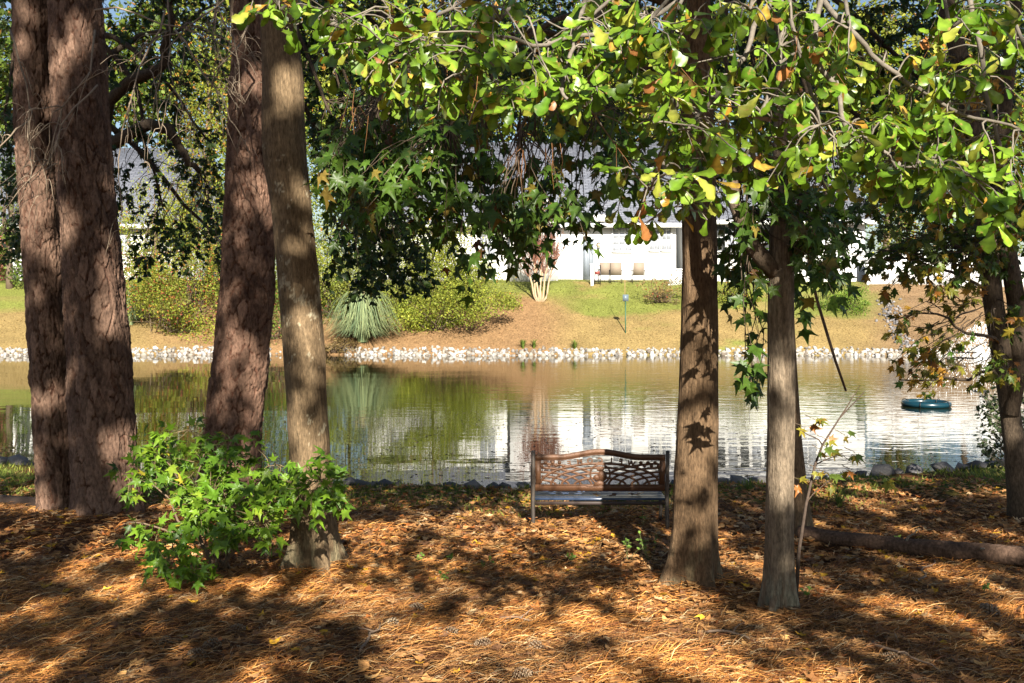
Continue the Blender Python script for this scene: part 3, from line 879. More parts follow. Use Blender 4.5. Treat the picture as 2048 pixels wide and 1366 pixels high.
# ---- 8: tall trees behind the camera; crown leaves are laid out from a shade map to dapple the bank
def shade_amount(x, v):
    b = np.full(x.shape, 0.62)
    def setr(m, val):
        b[m] = val
    near = v < 6.4
    setr(near & (x < -0.8), 0.5)
    setr(near & (x >= -0.8) & (x < 3.2), 0.06)
    mid = (v >= 6.4) & (v < 9.0)
    setr(mid & (x < -1.7), 0.5)
    setr((v > 6.5) & (v < 9.8) & (x > -3.3) & (x < -1.0), 0.16)
    setr(mid & (x >= -1.7) & (x < 2.0), 0.08)
    setr(mid & (x >= 2.0), 0.42)
    sh = (v >= 9.0) & (v < 11.0)
    setr(sh & (x < -2), 0.5); setr(sh & (x >= -2) & (x < 0.85), 0.14); setr(sh & (x >= 0.85), 0.7)
    hi = v >= 11.0
    setr(hi, 0.72)
    setr((v >= 11) & (v < 12.2) & (x > -1.9) & (x < 0.9), 0.15)
    setr((v >= 9.5) & (v < 13.5) & (x < -5.2), 0.25)
    setr(hi & (x > -1.2), 0.95)
    setr(hi & (x > -6.0) & (x < -3.4) & (v < 19), 0.58)
    setr(hi & (x > -2.1) & (x < -1.2) & (v < 15), 0.40)
    setr(hi & (x > -3.3) & (x < -2.1) & (v < 20), 0.55)
    setr(hi & (x > 1.0) & (x < 1.7) & (v < 14), 0.5)
    setr(hi & (x > 3.6), 0.72)
    setr((v > 10.5) & (v < 13) & (x > 3.0), 0.4)
    setr((v > 8.9) & (v < 11.3) & (x > 0.05) & (x < 0.95), 0.0)
    # the broad slanting shadow at the lower right
    d = np.abs((x - 2.6) * 2.03 + (v - 5.07) * 1.19) / 2.353
    setr((d < 0.24) & (v < 7.4) & (v > 3), 0.97)
    return b

n = 130000
xl = rng.uniform(-8.5, 8.5, n); vl = rng.uniform(3.2, 30, n)
f = np.where(vl < 9.5, fbm(xl * 5.2, vl * 4.0, 3, 77), fbm(xl * 3.2, vl * 1.9, 3, 78))
rk = np.empty(n); rk[np.argsort(f)] = np.arange(n) / n
keep = rk < shade_amount(xl, vl)
xl, vl = xl[keep], vl[keep]
yb = rng.uniform(-7.5, -1.6, len(xl))
run = (vl - yb) / math.cos(SUN_AZ)
zb_ = 0.3 + run * math.tan(SUN_EL)
xb = xl + run * math.sin(SUN_AZ)
bt = [(-6.5, -4.5, 19.0), (-1.6, -6.5, 20.0), (4.2, -4.0, 18.0), (9.0, -5.5, 19.0)]
own = np.argmin(np.stack([(xb - t[0]) ** 2 + 0.5 * (yb - t[1]) ** 2 for t in bt]), 0)
names = ['tall oak behind the viewer, furthest left', 'tall oak directly behind the viewer', 'tall oak behind the viewer, right of centre', 'tall oak behind the viewer, furthest right']
cb = gcol(len(xl), (0.06, 0.11, 0.015), (0.12, 0.18, 0.03), 0.2)
for k, t in enumerate(bt):
    rt_ = thing('shade_oak', (t[0], t[1], Gs(t[0], t[1])), names[k], 'tree', 'trees behind the viewpoint')
    g = Geo()
    p = curve(np.array([t[0], t[1], Gs(t[0], t[1]) - 0.1]), np.array([t[0], t[1], t[2]]), 0, 0.01, 12)
    g.add(*tube(p, np.linspace(0.22, 0.05, 12), 12), BR)
    link('trunk', g.mesh('trunk', True), M_OAKB, rt_)
    m = np.where(own == k)[0]
    g = Limbs(rt_, M_OAKB)
    for q in rng.choice(m, min(26, len(m)), replace=False):
        e = np.array([xb[q], yb[q], zb_[q]])
        s0 = p[int(np.clip(np.searchsorted(p[:, 2], e[2] - 1.5), 3, 10))]
        g.add(*tube(curve(s0, e, 0.2, 0.03, 8), np.linspace(0.05, 0.012, 8), 6), BR)
    g = Geo()
    pos = np.c_[xb[m], yb[m], zb_[m]]
    leaves_geo(g, T_SM, pos, frames(rng.normal(0, 1, (len(m), 3)), rng.normal(0, 1, (len(m), 3)) + [0, 0, 0.6]), rng.uniform(0.18, 0.27, len(m)), cb[m])
    tag(link('crown', g.mesh('crown', True), M_FOL, rt_), kind='stuff')

# ------------------------------------------------------------------ far bank: riprap, houses, planting
def hull(seed, n=13, sq=(1, 1, 0.75)):
    r = np.random.default_rng(seed)
    bm = bmesh.new()
    for _ in range(n):
        v = unit(r.normal(0, 1, 3)) * r.uniform(0.8, 1.0) * np.array(sq)
        bm.verts.new(v)
    bmesh.ops.convex_hull(bm, input=bm.verts)
    bmesh.ops.delete(bm, geom=[v for v in bm.verts if not v.link_faces], context='VERTS')
    bmesh.ops.triangulate(bm, faces=bm.faces)
    bm.verts.ensure_lookup_table(); bm.verts.index_update()
    V = np.array([v.co[:] for v in bm.verts]); F = np.array([[v.index for v in f.verts] for f in bm.faces])
    bm.free()
    return V, F

def rot3(r):
    q = unit(r.normal(0, 1, 4)); w_, x, y, z = q
    return np.array([[1 - 2 * (y * y + z * z), 2 * (x * y - z * w_), 2 * (x * z + y * w_)], [2 * (x * y + z * w_), 1 - 2 * (x * x + z * z), 2 * (y * z - x * w_)], [2 * (x * z - y * w_), 2 * (y * z + x * w_), 1 - 2 * (x * x + y * y)]])

ROCKV = [hull(s) for s in range(8)]
def rock_meshes(key, tones):
    return [np_mesh(key, V, F, np.tile(np.array(t), (len(V), 1))) for V, F in ROCKV for t in tones]
RIP = rock_meshes('stone', [(0.38, 0.365, 0.34), (0.29, 0.26, 0.22), (0.48, 0.47, 0.45), (0.17, 0.14, 0.11)])
rip = thing('riprap', (0, 42.6, 0.1), 'band of white angular riprap stones along the far shore', 'riprap')
pl = []
for x in np.arange(-24, 24, 0.155):
    px = CX + FPX * x / 42.8
    dens = 0.12 if 440 < px < 690 else 1.0
    for s0 in (0.0, 0.14, 0.28, 0.42, 0.56):
        if rng.random() > dens * 0.97: continue
        xx = x + rng.normal(0, 0.08); s1 = s0 + rng.normal(0, 0.07)
        yy = float(yF(np.array([xx]))[0]) + s1
        pl.append((xx, yy, Gs(xx, yy) + 0.02, rng.uniform(0.05, 0.15) * (1.2 if s0 < 0.3 else 1.0)))
for t in np.linspace(0, 1, 60):      # the rocky swale running up the bank on the right
    for _ in range(3):
        px = 1775 + 30 * (1 - abs(2 * t - 1)) * 0 + 40 * t * t + rng.normal(0, 10); yy = 48.2 - 5.2 * t
        xx = (px - CX) / FPX * yy
        pl.append((xx, yy, Gs(xx, yy) + 0.03, rng.uniform(0.05, 0.11)))
NSW = 180
swale = set(id(p) for p in pl[-NSW:])
pl.sort(key=lambda p: (1 if id(p) in swale else 0, -p[3] / p[1] * (1 if abs(p[0] / p[1]) < 0.515 else 0.01)))
swp = set(p for p in pl if id(p) in swale)
g = Geo(); k = 0
for i, (x, y, z, s0) in enumerate(pl):
    R_ = rot3(rng)
    if i < 300:
        o = link('stone', RIP[int(rng.integers(len(RIP)))], M_STONE, rip)
        o.rotation_euler = (rng.uniform(0, 6), rng.uniform(0, 6), rng.uniform(0, 6))
        o.scale = (s0 * rng.uniform(0.9, 1.35), s0, s0)
        o.location = Vector((x, y, z)) - rip.location
    else:
        V, F = ROCKV[int(rng.integers(8))]
        g.add((V * [s0 * 1.15, s0, s0]) @ R_.T + [x, y, z], F, (np.array([0.20, 0.19, 0.19]) if (x, y, z, s0) in swp else np.array([0.38, 0.35, 0.315])) * rng.uniform(0.4, 1.2))
tag(link('small_stones', g.mesh('small_stones'), M_STONE, rip), kind='stuff')

# ---- house materials
def mat_siding():
    m, nt, b = mat_new('white_siding')
    ge = N(nt, 'ShaderNodeNewGeometry'); sp = N(nt, 'ShaderNodeSeparateXYZ')
    nt.links.new(ge.outputs['Position'], sp.inputs[0])
    mu = N(nt, 'ShaderNodeMath', operation='MULTIPLY', i_1=6.0); nt.links.new(sp.outputs['Z'], mu.inputs[0])
    fr = N(nt, 'ShaderNodeMath', operation='FRACT'); nt.links.new(mu.outputs[0], fr.inputs[0])
    bp = N(nt, 'ShaderNodeBump', i_Strength=0.6, i_Distance=0.02); nt.links.new(fr.outputs[0], bp.inputs['Height'])
    nt.links.new(bp.outputs[0], b.inputs['Normal'])
    no = N(nt, 'ShaderNodeTexNoise', i_Scale=0.8, i_Detail=4.0)
    nt.links.new(ge.outputs['Position'], no.inputs['Vector'])
    mx = N(nt, 'ShaderNodeMixRGB'); mx.inputs[1].default_value = (0.72, 0.72, 0.70, 1); mx.inputs[2].default_value = (0.82, 0.82, 0.81, 1)
    nt.links.new(no.outputs[0], mx.inputs[0]); nt.links.new(mx.outputs[0], b.inputs['Base Color'])
    b.inputs['Roughness'].default_value = 0.6
    return m
def mat_shingle():
    m, nt, b = mat_new('slate_shingle')
    tc = N(nt, 'ShaderNodeTexCoord')
    mp = N(nt, 'ShaderNodeMapping'); mp.inputs['Rotation'].default_value = (math.radians(-41), 0, 0)
    nt.links.new(tc.outputs['Object'], mp.inputs[0])
    br = N(nt, 'ShaderNodeTexBrick', i_Scale=1.0)
    br.inputs['Color1'].default_value = (0.115, 0.125, 0.155, 1); br.inputs['Color2'].default_value = (0.17, 0.18, 0.215, 1); br.inputs['Mortar'].default_value = (0.05, 0.055, 0.07, 1)
    br.inputs['Mortar Size'].default_value = 0.02; br.inputs['Brick Width'].default_value = 0.35; br.inputs['Row Height'].default_value = 0.16
    nt.links.new(mp.outputs[0], br.inputs['Vector']); nt.links.new(br.outputs[0], b.inputs['Base Color'])
    b.inputs['Roughness'].default_value = 0.8
    return m
M_SID, M_SHI = mat_siding(), mat_shingle()
M_TRIM = mat_plain('white_trim', (0.80, 0.80, 0.79), 0.5, var=0.05)
M_GLASS = mat_plain('window_glass', (0.05, 0.055, 0.06), 0.04, var=0.3, scale=1.5, spec=0.9)
M_BLIND = mat_plain('window_blind_glass', (0.30, 0.32, 0.36), 0.08, var=0.2, scale=2.0, spec=0.8)
M_DOORG = mat_plain('grey_paint', (0.22, 0.25, 0.29), 0.5, var=0.1)
M_BRICK = mat_plain('red_brick', (0.26, 0.10, 0.07), 0.85, var=0.35, scale=6)
M_BLACK = mat_plain('black_metal', (0.02, 0.02, 0.022), 0.45, var=0.2)

def hx(px, D=52.4): return (px - CX) / FPX * D
def hz(py, D=52.4): return CAMZ + (HY - py) / FPX * D

def window(house, px0, px1, py0, py1, cols, rows, D, glass, fw=0.09):
    x0, x1, z1, z0 = hx(px0, D), hx(px1, D), hz(py0, D), hz(py1, D)
    w_ = boxes('window', [(x0 - fw, x0, D - 0.06, D + 0.02, z0 - fw, z1 + fw), (x1, x1 + fw, D - 0.06, D + 0.02, z0 - fw, z1 + fw), (x0, x1, D - 0.06, D + 0.02, z1, z1 + fw), (x0 - 0.05, x1 + 0.05, D - 0.1, D + 0.02, z0 - fw, z0)], M_TRIM, house)
    dx, dz_ = (x1 - x0) / cols, (z1 - z0) / rows
    mb = [(x0 + i * dx - 0.018, x0 + i * dx + 0.018, D - 0.045, D - 0.012, z0, z1) for i in range(1, cols)] + [(x0, x1, D - 0.042, D - 0.014, z0 + j * dz_ - 0.018, z0 + j * dz_ + 0.018) for j in range(1, rows)]
    if mb: boxes('muntin', mb, M_TRIM, w_)
    for i in range(cols):
        for j in range(rows):
            boxes('pane', [(x0 + i * dx + 0.005, x0 + (i + 1) * dx - 0.005, D - 0.03, D - 0.003, z0 + j * dz_ + 0.005, z0 + (j + 1) * dz_ - 0.005)], glass, w_)

def roof_mesh(x0, x1, ya, za, yr, zr, yb_, zb_, th=0.16):
    prof = [(ya, za), (yr, zr), (yb_, zb_)]
    V = []
    for x in (x0, x1):
        V += [[x, y, z] for y, z in prof] + [[x, y, z - th] for y, z in prof]
    F = [[0, 1, 7], [0, 7, 6], [1, 2, 8], [1, 8, 7], [3, 9, 10], [3, 10, 4], [4, 10, 11], [4, 11, 5], [0, 6, 9], [0, 9, 3], [2, 5, 11], [2, 11, 8],
         [0, 3, 4], [0, 4, 1], [1, 4, 5], [1, 5, 2], [6, 7, 10], [6, 10, 9], [7, 8, 11], [7, 11, 10]]
    return np_mesh('roof', np.array(V, float), np.array(F))

def house(px0, px1, label, D=52.4, eave=437, ridge=288, base=560, depth=11.0):
    x0, x1 = hx(px0, D), hx(px1, D)
    zb_, ze = hz(base, D) - 0.5, hz(eave, D)
    zr = hz(ridge, D + depth / 2)
    h = thing('house', ((x0 + x1) / 2, D + depth / 2, zb_), label, 'house')
    yr = D + depth / 2
    V = [[x0, D, zb_], [x1, D, zb_], [x1, D + depth, zb_], [x0, D + depth, zb_], [x0, D, ze], [x1, D, ze], [x1, D + depth, ze], [x0, D + depth, ze], [x0, yr, zr - 0.25], [x1, yr, zr - 0.25]]
    F = [[0, 1, 5], [0, 5, 4], [2, 3, 7], [2, 7, 6], [0, 4, 8], [0, 8, 7], [0, 7, 3], [1, 2, 6], [1, 6, 9], [1, 9, 5], [4, 5, 9], [4, 9, 8], [6, 7, 8], [6, 8, 9]]
    link('wall', np_mesh('wall', np.array(V, float), np.array(F)), M_SID, h)
    sl = (zr - ze) / (depth / 2)
    rf = link('roof', roof_mesh(x0 - 0.4, x1 + 0.4, D - 0.45, ze - 0.45 * sl + 0.12, yr, zr + 0.12, D + depth + 0.45, ze - 0.45 * sl + 0.12), M_SHI, h)
    boxes('gutter', [(x0 - 0.4, x1 + 0.4, D - 0.58, D - 0.452, ze - 0.45 * sl - 0.12, ze - 0.45 * sl + 0.10)], M_TRIM, h)
    boxes('fascia', [(x0 - 0.02, x1 + 0.02, D - 0.05, D - 0.003, ze - 0.45, ze - 0.02)], M_TRIM, h)
    return h, rf

hc, rfc = house(735, 1352, 'white sided house with slate roof, bay window and patio, centre of far bank')
# bay window under its own hipped roof
D1 = 51.3
boxes('bay', [(hx(1020, D1), hx(1116, D1), D1, 52.39, hz(560) - 0.4, hz(428, D1))], M_SID, hc)
bx0, bx1, bz = hx(1012, D1), hx(1124, D1), hz(430, D1)
V = np.array([[bx0, D1 - 0.25, bz], [bx1, D1 - 0.25, bz], [bx1, 52.6, bz], [bx0, 52.6, bz], [hx(1056, D1), D1 + 0.7, hz(402, D1)], [hx(1098, D1), D1 + 0.7, hz(402, D1)], [hx(1098, D1), 52.6, hz(402, D1)], [hx(1056, D1), 52.6, hz(402, D1)]])
link('bay_roof', np_mesh('bay_roof', V, np.array([[0, 1, 5, 4], [1, 2, 6, 5], [3, 0, 4, 7], [4, 5, 6, 7], [3, 2, 1, 0]])), M_SHI, hc)
boxes('bay_trim', [(bx0 - 0.03, bx1 + 0.03, D1 - 0.32, D1 - 0.252, bz - 0.16, bz + 0.03), (hx(1050, D1), hx(1104, D1), D1 + 0.6, 52.0, hz(402, D1) + 0.003, hz(396, D1))], M_TRIM, hc)
window(hc, 1062, 1083, 447, 510, 2, 4, D1, M_GLASS)
window(hc, 1088, 1109, 447, 510, 2, 4, D1, M_GLASS)
window(hc, 1226, 1262, 452, 502, 3, 4, 52.4, M_BLIND)
window(hc, 1300, 1318, 440, 500, 2, 3, 52.4, M_BLIND)
window(hc, 1324, 1341, 440, 500, 2, 3, 52.4, M_BLIND)
window(hc, 780, 815, 455, 515, 2, 3, 52.4, M_BLIND)
window(hc, 880, 915, 455, 515, 2, 3, 52.4, M_BLIND)
window(hc, 960, 990, 455, 515, 2, 3, 52.4, M_BLIND)
dr = boxes('door', [(hx(1166), hx(1187), 52.3, 52.397, hz(559), hz(478))], M_DOORG, hc)
boxes('door_panel', [(hx(1168.5), hx(1175.5), 52.27, 52.297, hz(552), hz(486)), (hx(1177.5), hx(1184.5), 52.27, 52.297, hz(552), hz(486))], M_DOORG, dr)
boxes('soffit_return', [(hx(1172), hx(1208), 51.7, 52.39, hz(445), hz(432))], M_TRIM, hc)
boxes('hatch_panel', [(hx(1108), hx(1142), 52.35, 52.397, hz(558), hz(536))], M_TRIM, hc)
boxes('chimney', [(hx(846, 54.5), hx(886, 54.5), 54.0, 55.2, hz(345, 54.5), hz(285, 54.5))], M_TRIM, hc)
boxes('foundation', [(hx(735) - 0.02, hx(1352) + 0.02, 52.33, 52.42, hz(560) - 0.5, hz(560) + 0.05)], mat_plain('concrete', (0.35, 0.34, 0.32), 0.9), hc)

hr, rfr = house(1405, 1730, 'white house wing with a glazed sunroom, behind the two right trunks', D=51.4, eave=432, ridge=300)
for i in range(5):
    window(hr, 1432 + i * 24, 1450 + i * 24, 448, 502, 1, 2, 51.4, M_GLASS if i % 2 == 0 else M_BLIND, 0.07)
window(hr, 1600, 1632, 455, 510, 2, 3, 51.4, M_BLIND)
hl, rfl = house(-260, 345, 'white house with slate roof and brick chimney stack at far left', D=53.0, eave=440, ridge=300)
window(hl, 236, 262, 455, 505, 2, 3, 53.0, M_BLIND); window(hl, 290, 320, 455, 505, 2, 3, 53.0, M_BLIND)
window(hl, 2, 22, 470, 520, 2, 3, 53.0, M_GLASS); window(hl, 34, 50, 470, 520, 2, 3, 53.0, M_GLASS)
window(hl, -60, -20, 455, 520, 2, 3, 53.0, M_GLASS)
boxes('chimney', [(hx(-8, 52.6), hx(12, 52.6), 52.3, 52.98, hz(575, 52.6), hz(470, 52.6))], M_BRICK, hl)

# ---- patio furniture and fittings
M_TAN = mat_plain('tan_sling_fabric', (0.25, 0.20, 0.155), 0.8, var=0.1)
M_RUST = mat_plain('rusty_red_metal', (0.20, 0.045, 0.035), 0.6, var=0.3)
def chair(px, D, lab):
    x = hx(px, D); z = Gs(x, D)
    c = thing('patio_chair', (x, D, z), lab, 'chair', 'chairs on the patio')
    V, F = box(-0.28, 0.28, -0.02, 0.02, 0, 0.62)
    V[:, 1] -= V[:, 2] * 0.22
    link('backrest', np_mesh('backrest', V + [x, D - 0.2, z + 0.40], F), M_TAN, c)
    boxes('seat', [(x - 0.28, x + 0.28, D - 0.2, D + 0.30, z + 0.38, z + 0.42)], M_TAN, c)
    for sx in (-1, 1):
        for sy in (-0.22, 0.30):
            boxes('leg', [(x + sx * 0.31 - 0.015, x + sx * 0.31 + 0.015, D + sy - 0.015, D + sy + 0.015, z - 0.03, z + 0.62)], M_BLACK, c)
        boxes('armrest', [(x + sx * 0.31 - 0.03, x + sx * 0.31 + 0.03, D - 0.25, D + 0.33, z + 0.622, z + 0.65)], M_BLACK, c)
chair(1209, 50.9, 'tan patio chair beside the red metal rack')
chair(1231, 50.8, 'middle tan patio chair of three against the white house')
chair(1276, 50.9, 'tan patio chair set apart, furthest right on the patio')
x, D = hx(1195, 50.4), 50.4; z = Gs(x, D)
rk_ = thing('plant_rack', (x, D, z), 'dark red metal shelf rack standing on the patio', 'rack')
for sx in (-0.14, 0.14):
    for sy in (-0.12, 0.12):
        boxes('post', [(x + sx - 0.012, x + sx + 0.012, D + sy - 0.012, D + sy + 0.012, z - 0.03, z + 0.98)], M_BLACK, rk_)
for hgt in (0.15, 0.45, 0.75, 0.96):
    boxes('shelf', [(x - 0.15, x + 0.15, D - 0.13, D + 0.13, z + hgt, z + hgt + 0.02)], M_BLACK, rk_)
boxes('tray', [(x - 0.12, x + 0.1, D - 0.11, D + 0.1, z + 0.50, z + 0.66)], M_RUST, rk_)
x, D = hx(1184, 50.2), 50.2; z = Gs(x, D)
pp_ = thing('garden_post', (x, D, z), 'short white square post at the left of the patio', 'post')
boxes('shaft', [(x - 0.08, x + 0.08, D - 0.08, D + 0.08, z - 0.2, z + 1.05)], M_TRIM, pp_)
boxes('cap', [(x - 0.11, x + 0.11, D - 0.11, D + 0.11, z + 1.05, z + 1.10)], M_TRIM, pp_)
x, z = hx(1197), hz(490)
ln_ = thing('wall_lantern', (x, 52.3, z), 'small dark lantern fixed to the white house wall beside the door', 'lantern')
boxes('glass', [(x - 0.07, x + 0.07, 52.2, 52.34, z - 0.14, z + 0.08)], mat_plain('lantern_glass', (0.45, 0.38, 0.25), 0.2), ln_)
boxes('cap', [(x - 0.1, x + 0.1, 52.17, 52.37, z + 0.08, z + 0.12), (x - 0.05, x + 0.05, 52.22, 52.32, z + 0.12, z + 0.17)], M_DOORG, ln_)
boxes('bracket', [(x - 0.03, x + 0.03, 52.34, 52.399, z - 0.1, z + 0.1), (x - 0.08, x + 0.08, 52.19, 52.35, z - 0.17, z - 0.14)], M_DOORG, ln_)
# lattice skirt
x0, x1, D = hx(1336, 50.3), hx(1376, 50.3), 50.3
z0 = Gs(x0, D) - 0.05; z1 = z0 + 0.80
la = thing('lattice_panel', ((x0 + x1) / 2, D, z0), 'white diamond lattice panel at the right end of the patio', 'lattice')
boxes('rail', [(x0, x1, D - 0.03, D + 0.03, z1, z1 + 0.07)], M_TRIM, la); boxes('rail', [(x0, x1, D - 0.03, D + 0.03, z0, z0 + 0.06)], M_TRIM, la)
H = z1 - z0
for d, yo in ((1, -0.012), (-1, 0.012)):
    for c0 in np.arange(x0 - H, x1 + H, 0.13):
        t0, t1 = 0.0, H
        if d == 1: t0, t1 = max(0, x0 - c0), min(H, x1 - c0)
        else: t0, t1 = max(0, c0 - x1), min(H, c0 - x0)
        if t1 - t0 < 0.05: continue
        a_ = np.array([c0 + d * t0, D + yo, z0 + t0]); b_ = np.array([c0 + d * t1, D + yo, z0 + t1])
        link('slat', np_mesh('slat', *tube(np.array([a_, b_]), 0.022, 4)), M_TRIM, la)
# white fence on the right
fn = thing('fence', (hx(1850, 50.4), 50.4, Gs(hx(1850, 50.4), 50.4)), 'white board fence on the far bank behind the yellow maple', 'fence')
fx = np.arange(hx(1735, 50.4), hx(2140, 50.4), 1.3)
for x in fx:
    z = Gs(x, 50.4)
    boxes('post', [(x - 0.06, x + 0.06, 50.33, 50.47, z - 0.3, z + 1.65)], M_TRIM, fn)
    boxes('panel', [(x + 0.065, x + 1.235, 50.38, 50.42, z - 0.15, z + 1.5)], M_TRIM, fn)

# T-post with a small plate
D = 44.5; x = hx(1251, D); z = Gs(x, D)
tp = thing('sign_post', (x, D, z), 'thin green metal post carrying a small blue grey plate on the slope', 'sign post')
M_TG = mat_plain('green_post_paint', (0.03, 0.10, 0.06), 0.5)
boxes('post', [(x - 0.022, x + 0.022, D - 0.022, D + 0.022, z - 0.3, z + 1.45)], M_TG, tp)
boxes('post_tip', [(x - 0.03, x + 0.03, D - 0.03, D + 0.03, z + 1.45, z + 1.62)], mat_plain('white_tip', (0.6, 0.55, 0.5), 0.6), tp)
boxes('plate', [(x - 0.13, x + 0.13, D - 0.05, D - 0.035, z + 1.42, z + 1.72)], mat_plain('blue_grey_plate', (0.12, 0.16, 0.19), 0.35), tp)
boxes('rod', [(x - 0.035, x - 0.012, D + 0.01, D + 0.03, z + 1.2, z + 2.6)], mat_plain('wooden_rod', (0.32, 0.19, 0.10), 0.8), tp)

# ---- shrubs and trees of the far bank
def blob_leaves(n, c, r, seed, shell=0.55, clumps=26):
    """points in an uneven crown: a cloud of overlapping clumps"""
    q = np.random.default_rng(seed)
    cc = q.normal(0, 1, (clumps, 3)); cc /= np.linalg.norm(cc, axis=1)[:, None]
    cc *= (q.random(clumps) ** 0.4)[:, None] * 0.85
    k = q.integers(clumps, size=n)
    rad = q.uniform(0.18, 0.42, clumps)
    p = q.normal(0, 1, (n, 3)); p /= np.linalg.norm(p, axis=1)[:, None]
    p *= (q.random(n) ** 0.45)[:, None]
    out = cc[k] + p * rad[k][:, None]
    return out * np.array(r) + np.array(c), k

def plant(name, label, px, D, wpx, top, base, n, size, ca, cb, acc=(), cat='shrub', seed=0, group=None, stems=7, trunk_h=None, clumps=26, depth=1.0, temps=None, trunk_r=None, crown_name='foliage'):
    x = hx(px, D); zg = Gs(x, D)
    zt, zb_ = hz(top, D), (hz(base, D) if base is not None else zg)
    rt = thing(name, (x, D, zg), label, cat, group)
    rx = wpx / FPX * D / 2; rz = (zt - zb_) / 2
    cz = (zt + zb_) / 2
    pos, k = blob_leaves(n, (x, D, cz), (rx * 1.32, rx * depth, rz * (1.5 if not trunk_h else 1.25)), seed, clumps=clumps)
    pos[:, 2] = np.maximum(pos[:, 2], G(pos[:, 0], pos[:, 1]) + 0.03)
    R_ = frames(rng.normal(0, 1, (n, 3)) + [0, -0.2, 0], rng.normal(0, 0.6, (n, 3)) + [0, -0.5, 0.7])
    col = gcol(n, ca, cb, 0.22, acc)
    tone = np.random.default_rng(seed + 1).uniform(0.75, 1.25, clumps)
    col = col * tone[k][:, None]
    g = Geo(); leaves_geo(g, temps or T_SM, pos, R_, size * rng.uniform(0.6, 1.3, n), col)
    tag(link(crown_name, g.mesh(crown_name, True), M_FOL, rt), kind='stuff')
    g = Geo()
    if trunk_h:
        g.add(*tube(curve([x, D, zg - 0.2], [x, D, cz + rz * 0.6], 0, 0.01, 9), np.linspace(trunk_r or 0.2, 0.04, 9), 9), BR)
        for q in rng.choice(n, 14, replace=False):
            s0 = np.array([x, D, rng.uniform(cz - rz * 0.7, cz + rz * 0.4)])
            g.add(*tube(curve(s0, pos[q], 0.1, 0.04, 6), np.linspace((trunk_r or .2) * 0.35, 0.015, 6), 5), BR)
        link('trunk', g.mesh('trunk', True), M_TWIG, rt)
    else:
        for q in rng.choice(n, stems * 3, replace=False):
            g.add(*tube(curve([x + rng.normal(0, rx * .15), D, zg - 0.05], pos[q], 0.1, 0.05, 6), np.linspace(0.02, 0.005, 6), 5), BR)
        link('stem', g.mesh('stem', True), M_TWIG, rt)
    return rt

YG = (0.27, 0.28, 0.035); LG = (0.14, 0.19, 0.025); DG = (0.05, 0.09, 0.015)
RED = (0.30, 0.07, 0.04); ORG = (0.34, 0.16, 0.03)
SH = 'shrubs along the far bank'
plant('shrub', 'tall berried shrub of green and reddish leaves between the two pines', 352, 44.8, 270, 455, None, 19000, 0.10, LG, YG, ((RED, 0.12), (ORG, 0.05)), seed=1, group=SH)
plant('shrub', 'yellow green bushy growth above the berried shrub, left', 385, 46.8, 150, 440, 560, 4500, 0.11, LG, YG, ((ORG, 0.08),), seed=2, group=SH)
plant('shrub', 'low green shrub at the waterline between pine and lichened oak', 545, 44.2, 150, 540, None, 6000, 0.09, DG, LG, ((RED, 0.08),), seed=3, group=SH)
plant('shrub', 'broad yellow green shrub right of the pampas grass', 872, 44.9, 260, 520, None, 17000, 0.10, LG, YG, seed=4, group=SH)
plant('shrub', 'pale loose shrub on the slope below the bay window', 955, 47.0, 170, 480, None, 6500, 0.10, (0.17, 0.21, 0.05), YG, ((ORG, 0.04),), seed=5, group=SH)
plant('shrub', 'grey green arching shrub behind the pampas grass', 770, 47.0, 240, 460, None, 10000, 0.11, (0.16, 0.20, 0.06), (0.28, 0.29, 0.08), seed=6, group=SH)
plant('shrub', 'green shrub behind the lichened oak trunk, by the house corner', 650, 46.6, 200, 440, None, 9000, 0.11, LG, YG, seed=7, group=SH)
plant('shrub', 'sparse brownish shrub at the right end of the patio', 1325, 48.0, 90, 560, None, 1300, 0.09, (0.16, 0.14, 0.05), (0.24, 0.16, 0.07), ((RED, 0.08),), seed=8, group=SH, stems=14)
plant('shrub', 'green shrub between the two right trunks on the far slope', 1485, 47.8, 110, 545, None, 2600, 0.09, LG, YG, ((ORG, 0.08),), seed=9, group=SH)
plant('shrub', 'rounded glossy bright green shrub right of the slender oak, far slope', 1690, 47.0, 110, 560, None, 3600, 0.09, (0.08, 0.16, 0.02), (0.17, 0.24, 0.03), seed=10, group=SH)
plant('shrub', 'low brown brush at the far waterline left of the riprap', 672, 43.0, 80, 680, None, 1300, 0.09, (0.14, 0.09, 0.04), (0.2, 0.15, 0.05), seed=12, group=SH, stems=14)
FT = 'trees beyond the pond'
plant('tree', 'tall yellow green tree rising between the twin pine and the second pine', 415, 50.0, 190, 60, 500, 9000, 0.16, LG, (0.25, 0.23, 0.03), ((ORG, 0.1),), cat='tree', seed=13, group=FT, trunk_h=1, clumps=40, crown_name='crown')
plant('tree', 'green tree between the left and centre houses, behind the lichened oak', 600, 50.5, 230, 150, 560, 9000, 0.15, DG, LG, ((YG, 0.2),), cat='tree', seed=18, group=FT, trunk_h=1, clumps=44, crown_name='crown')
plant('tree', 'loose willowy tree on the far slope behind the pampas grass', 700, 47.8, 210, 300, 600, 6500, 0.12, LG, YG, ((ORG, 0.05),), cat='tree', seed=19, group=FT, trunk_h=1, clumps=44, crown_name='crown', trunk_r=0.1)
plant('tree', 'loose yellow green small tree left of the crepe myrtle', 865, 47.6, 170, 400, 600, 4500, 0.11, LG, YG, ((ORG, 0.05),), cat='tree', seed=20, group=FT, trunk_h=1, clumps=34, crown_name='crown', trunk_r=0.08)
plant('tree', 'dark green tree at the far shore seen between second pine and lichened oak', 520, 47.5, 190, 230, 640, 9000, 0.12, DG, LG, ((ORG, 0.05),), cat='tree', seed=21, group=FT, trunk_h=1, clumps=40, crown_name='crown', trunk_r=0.14)
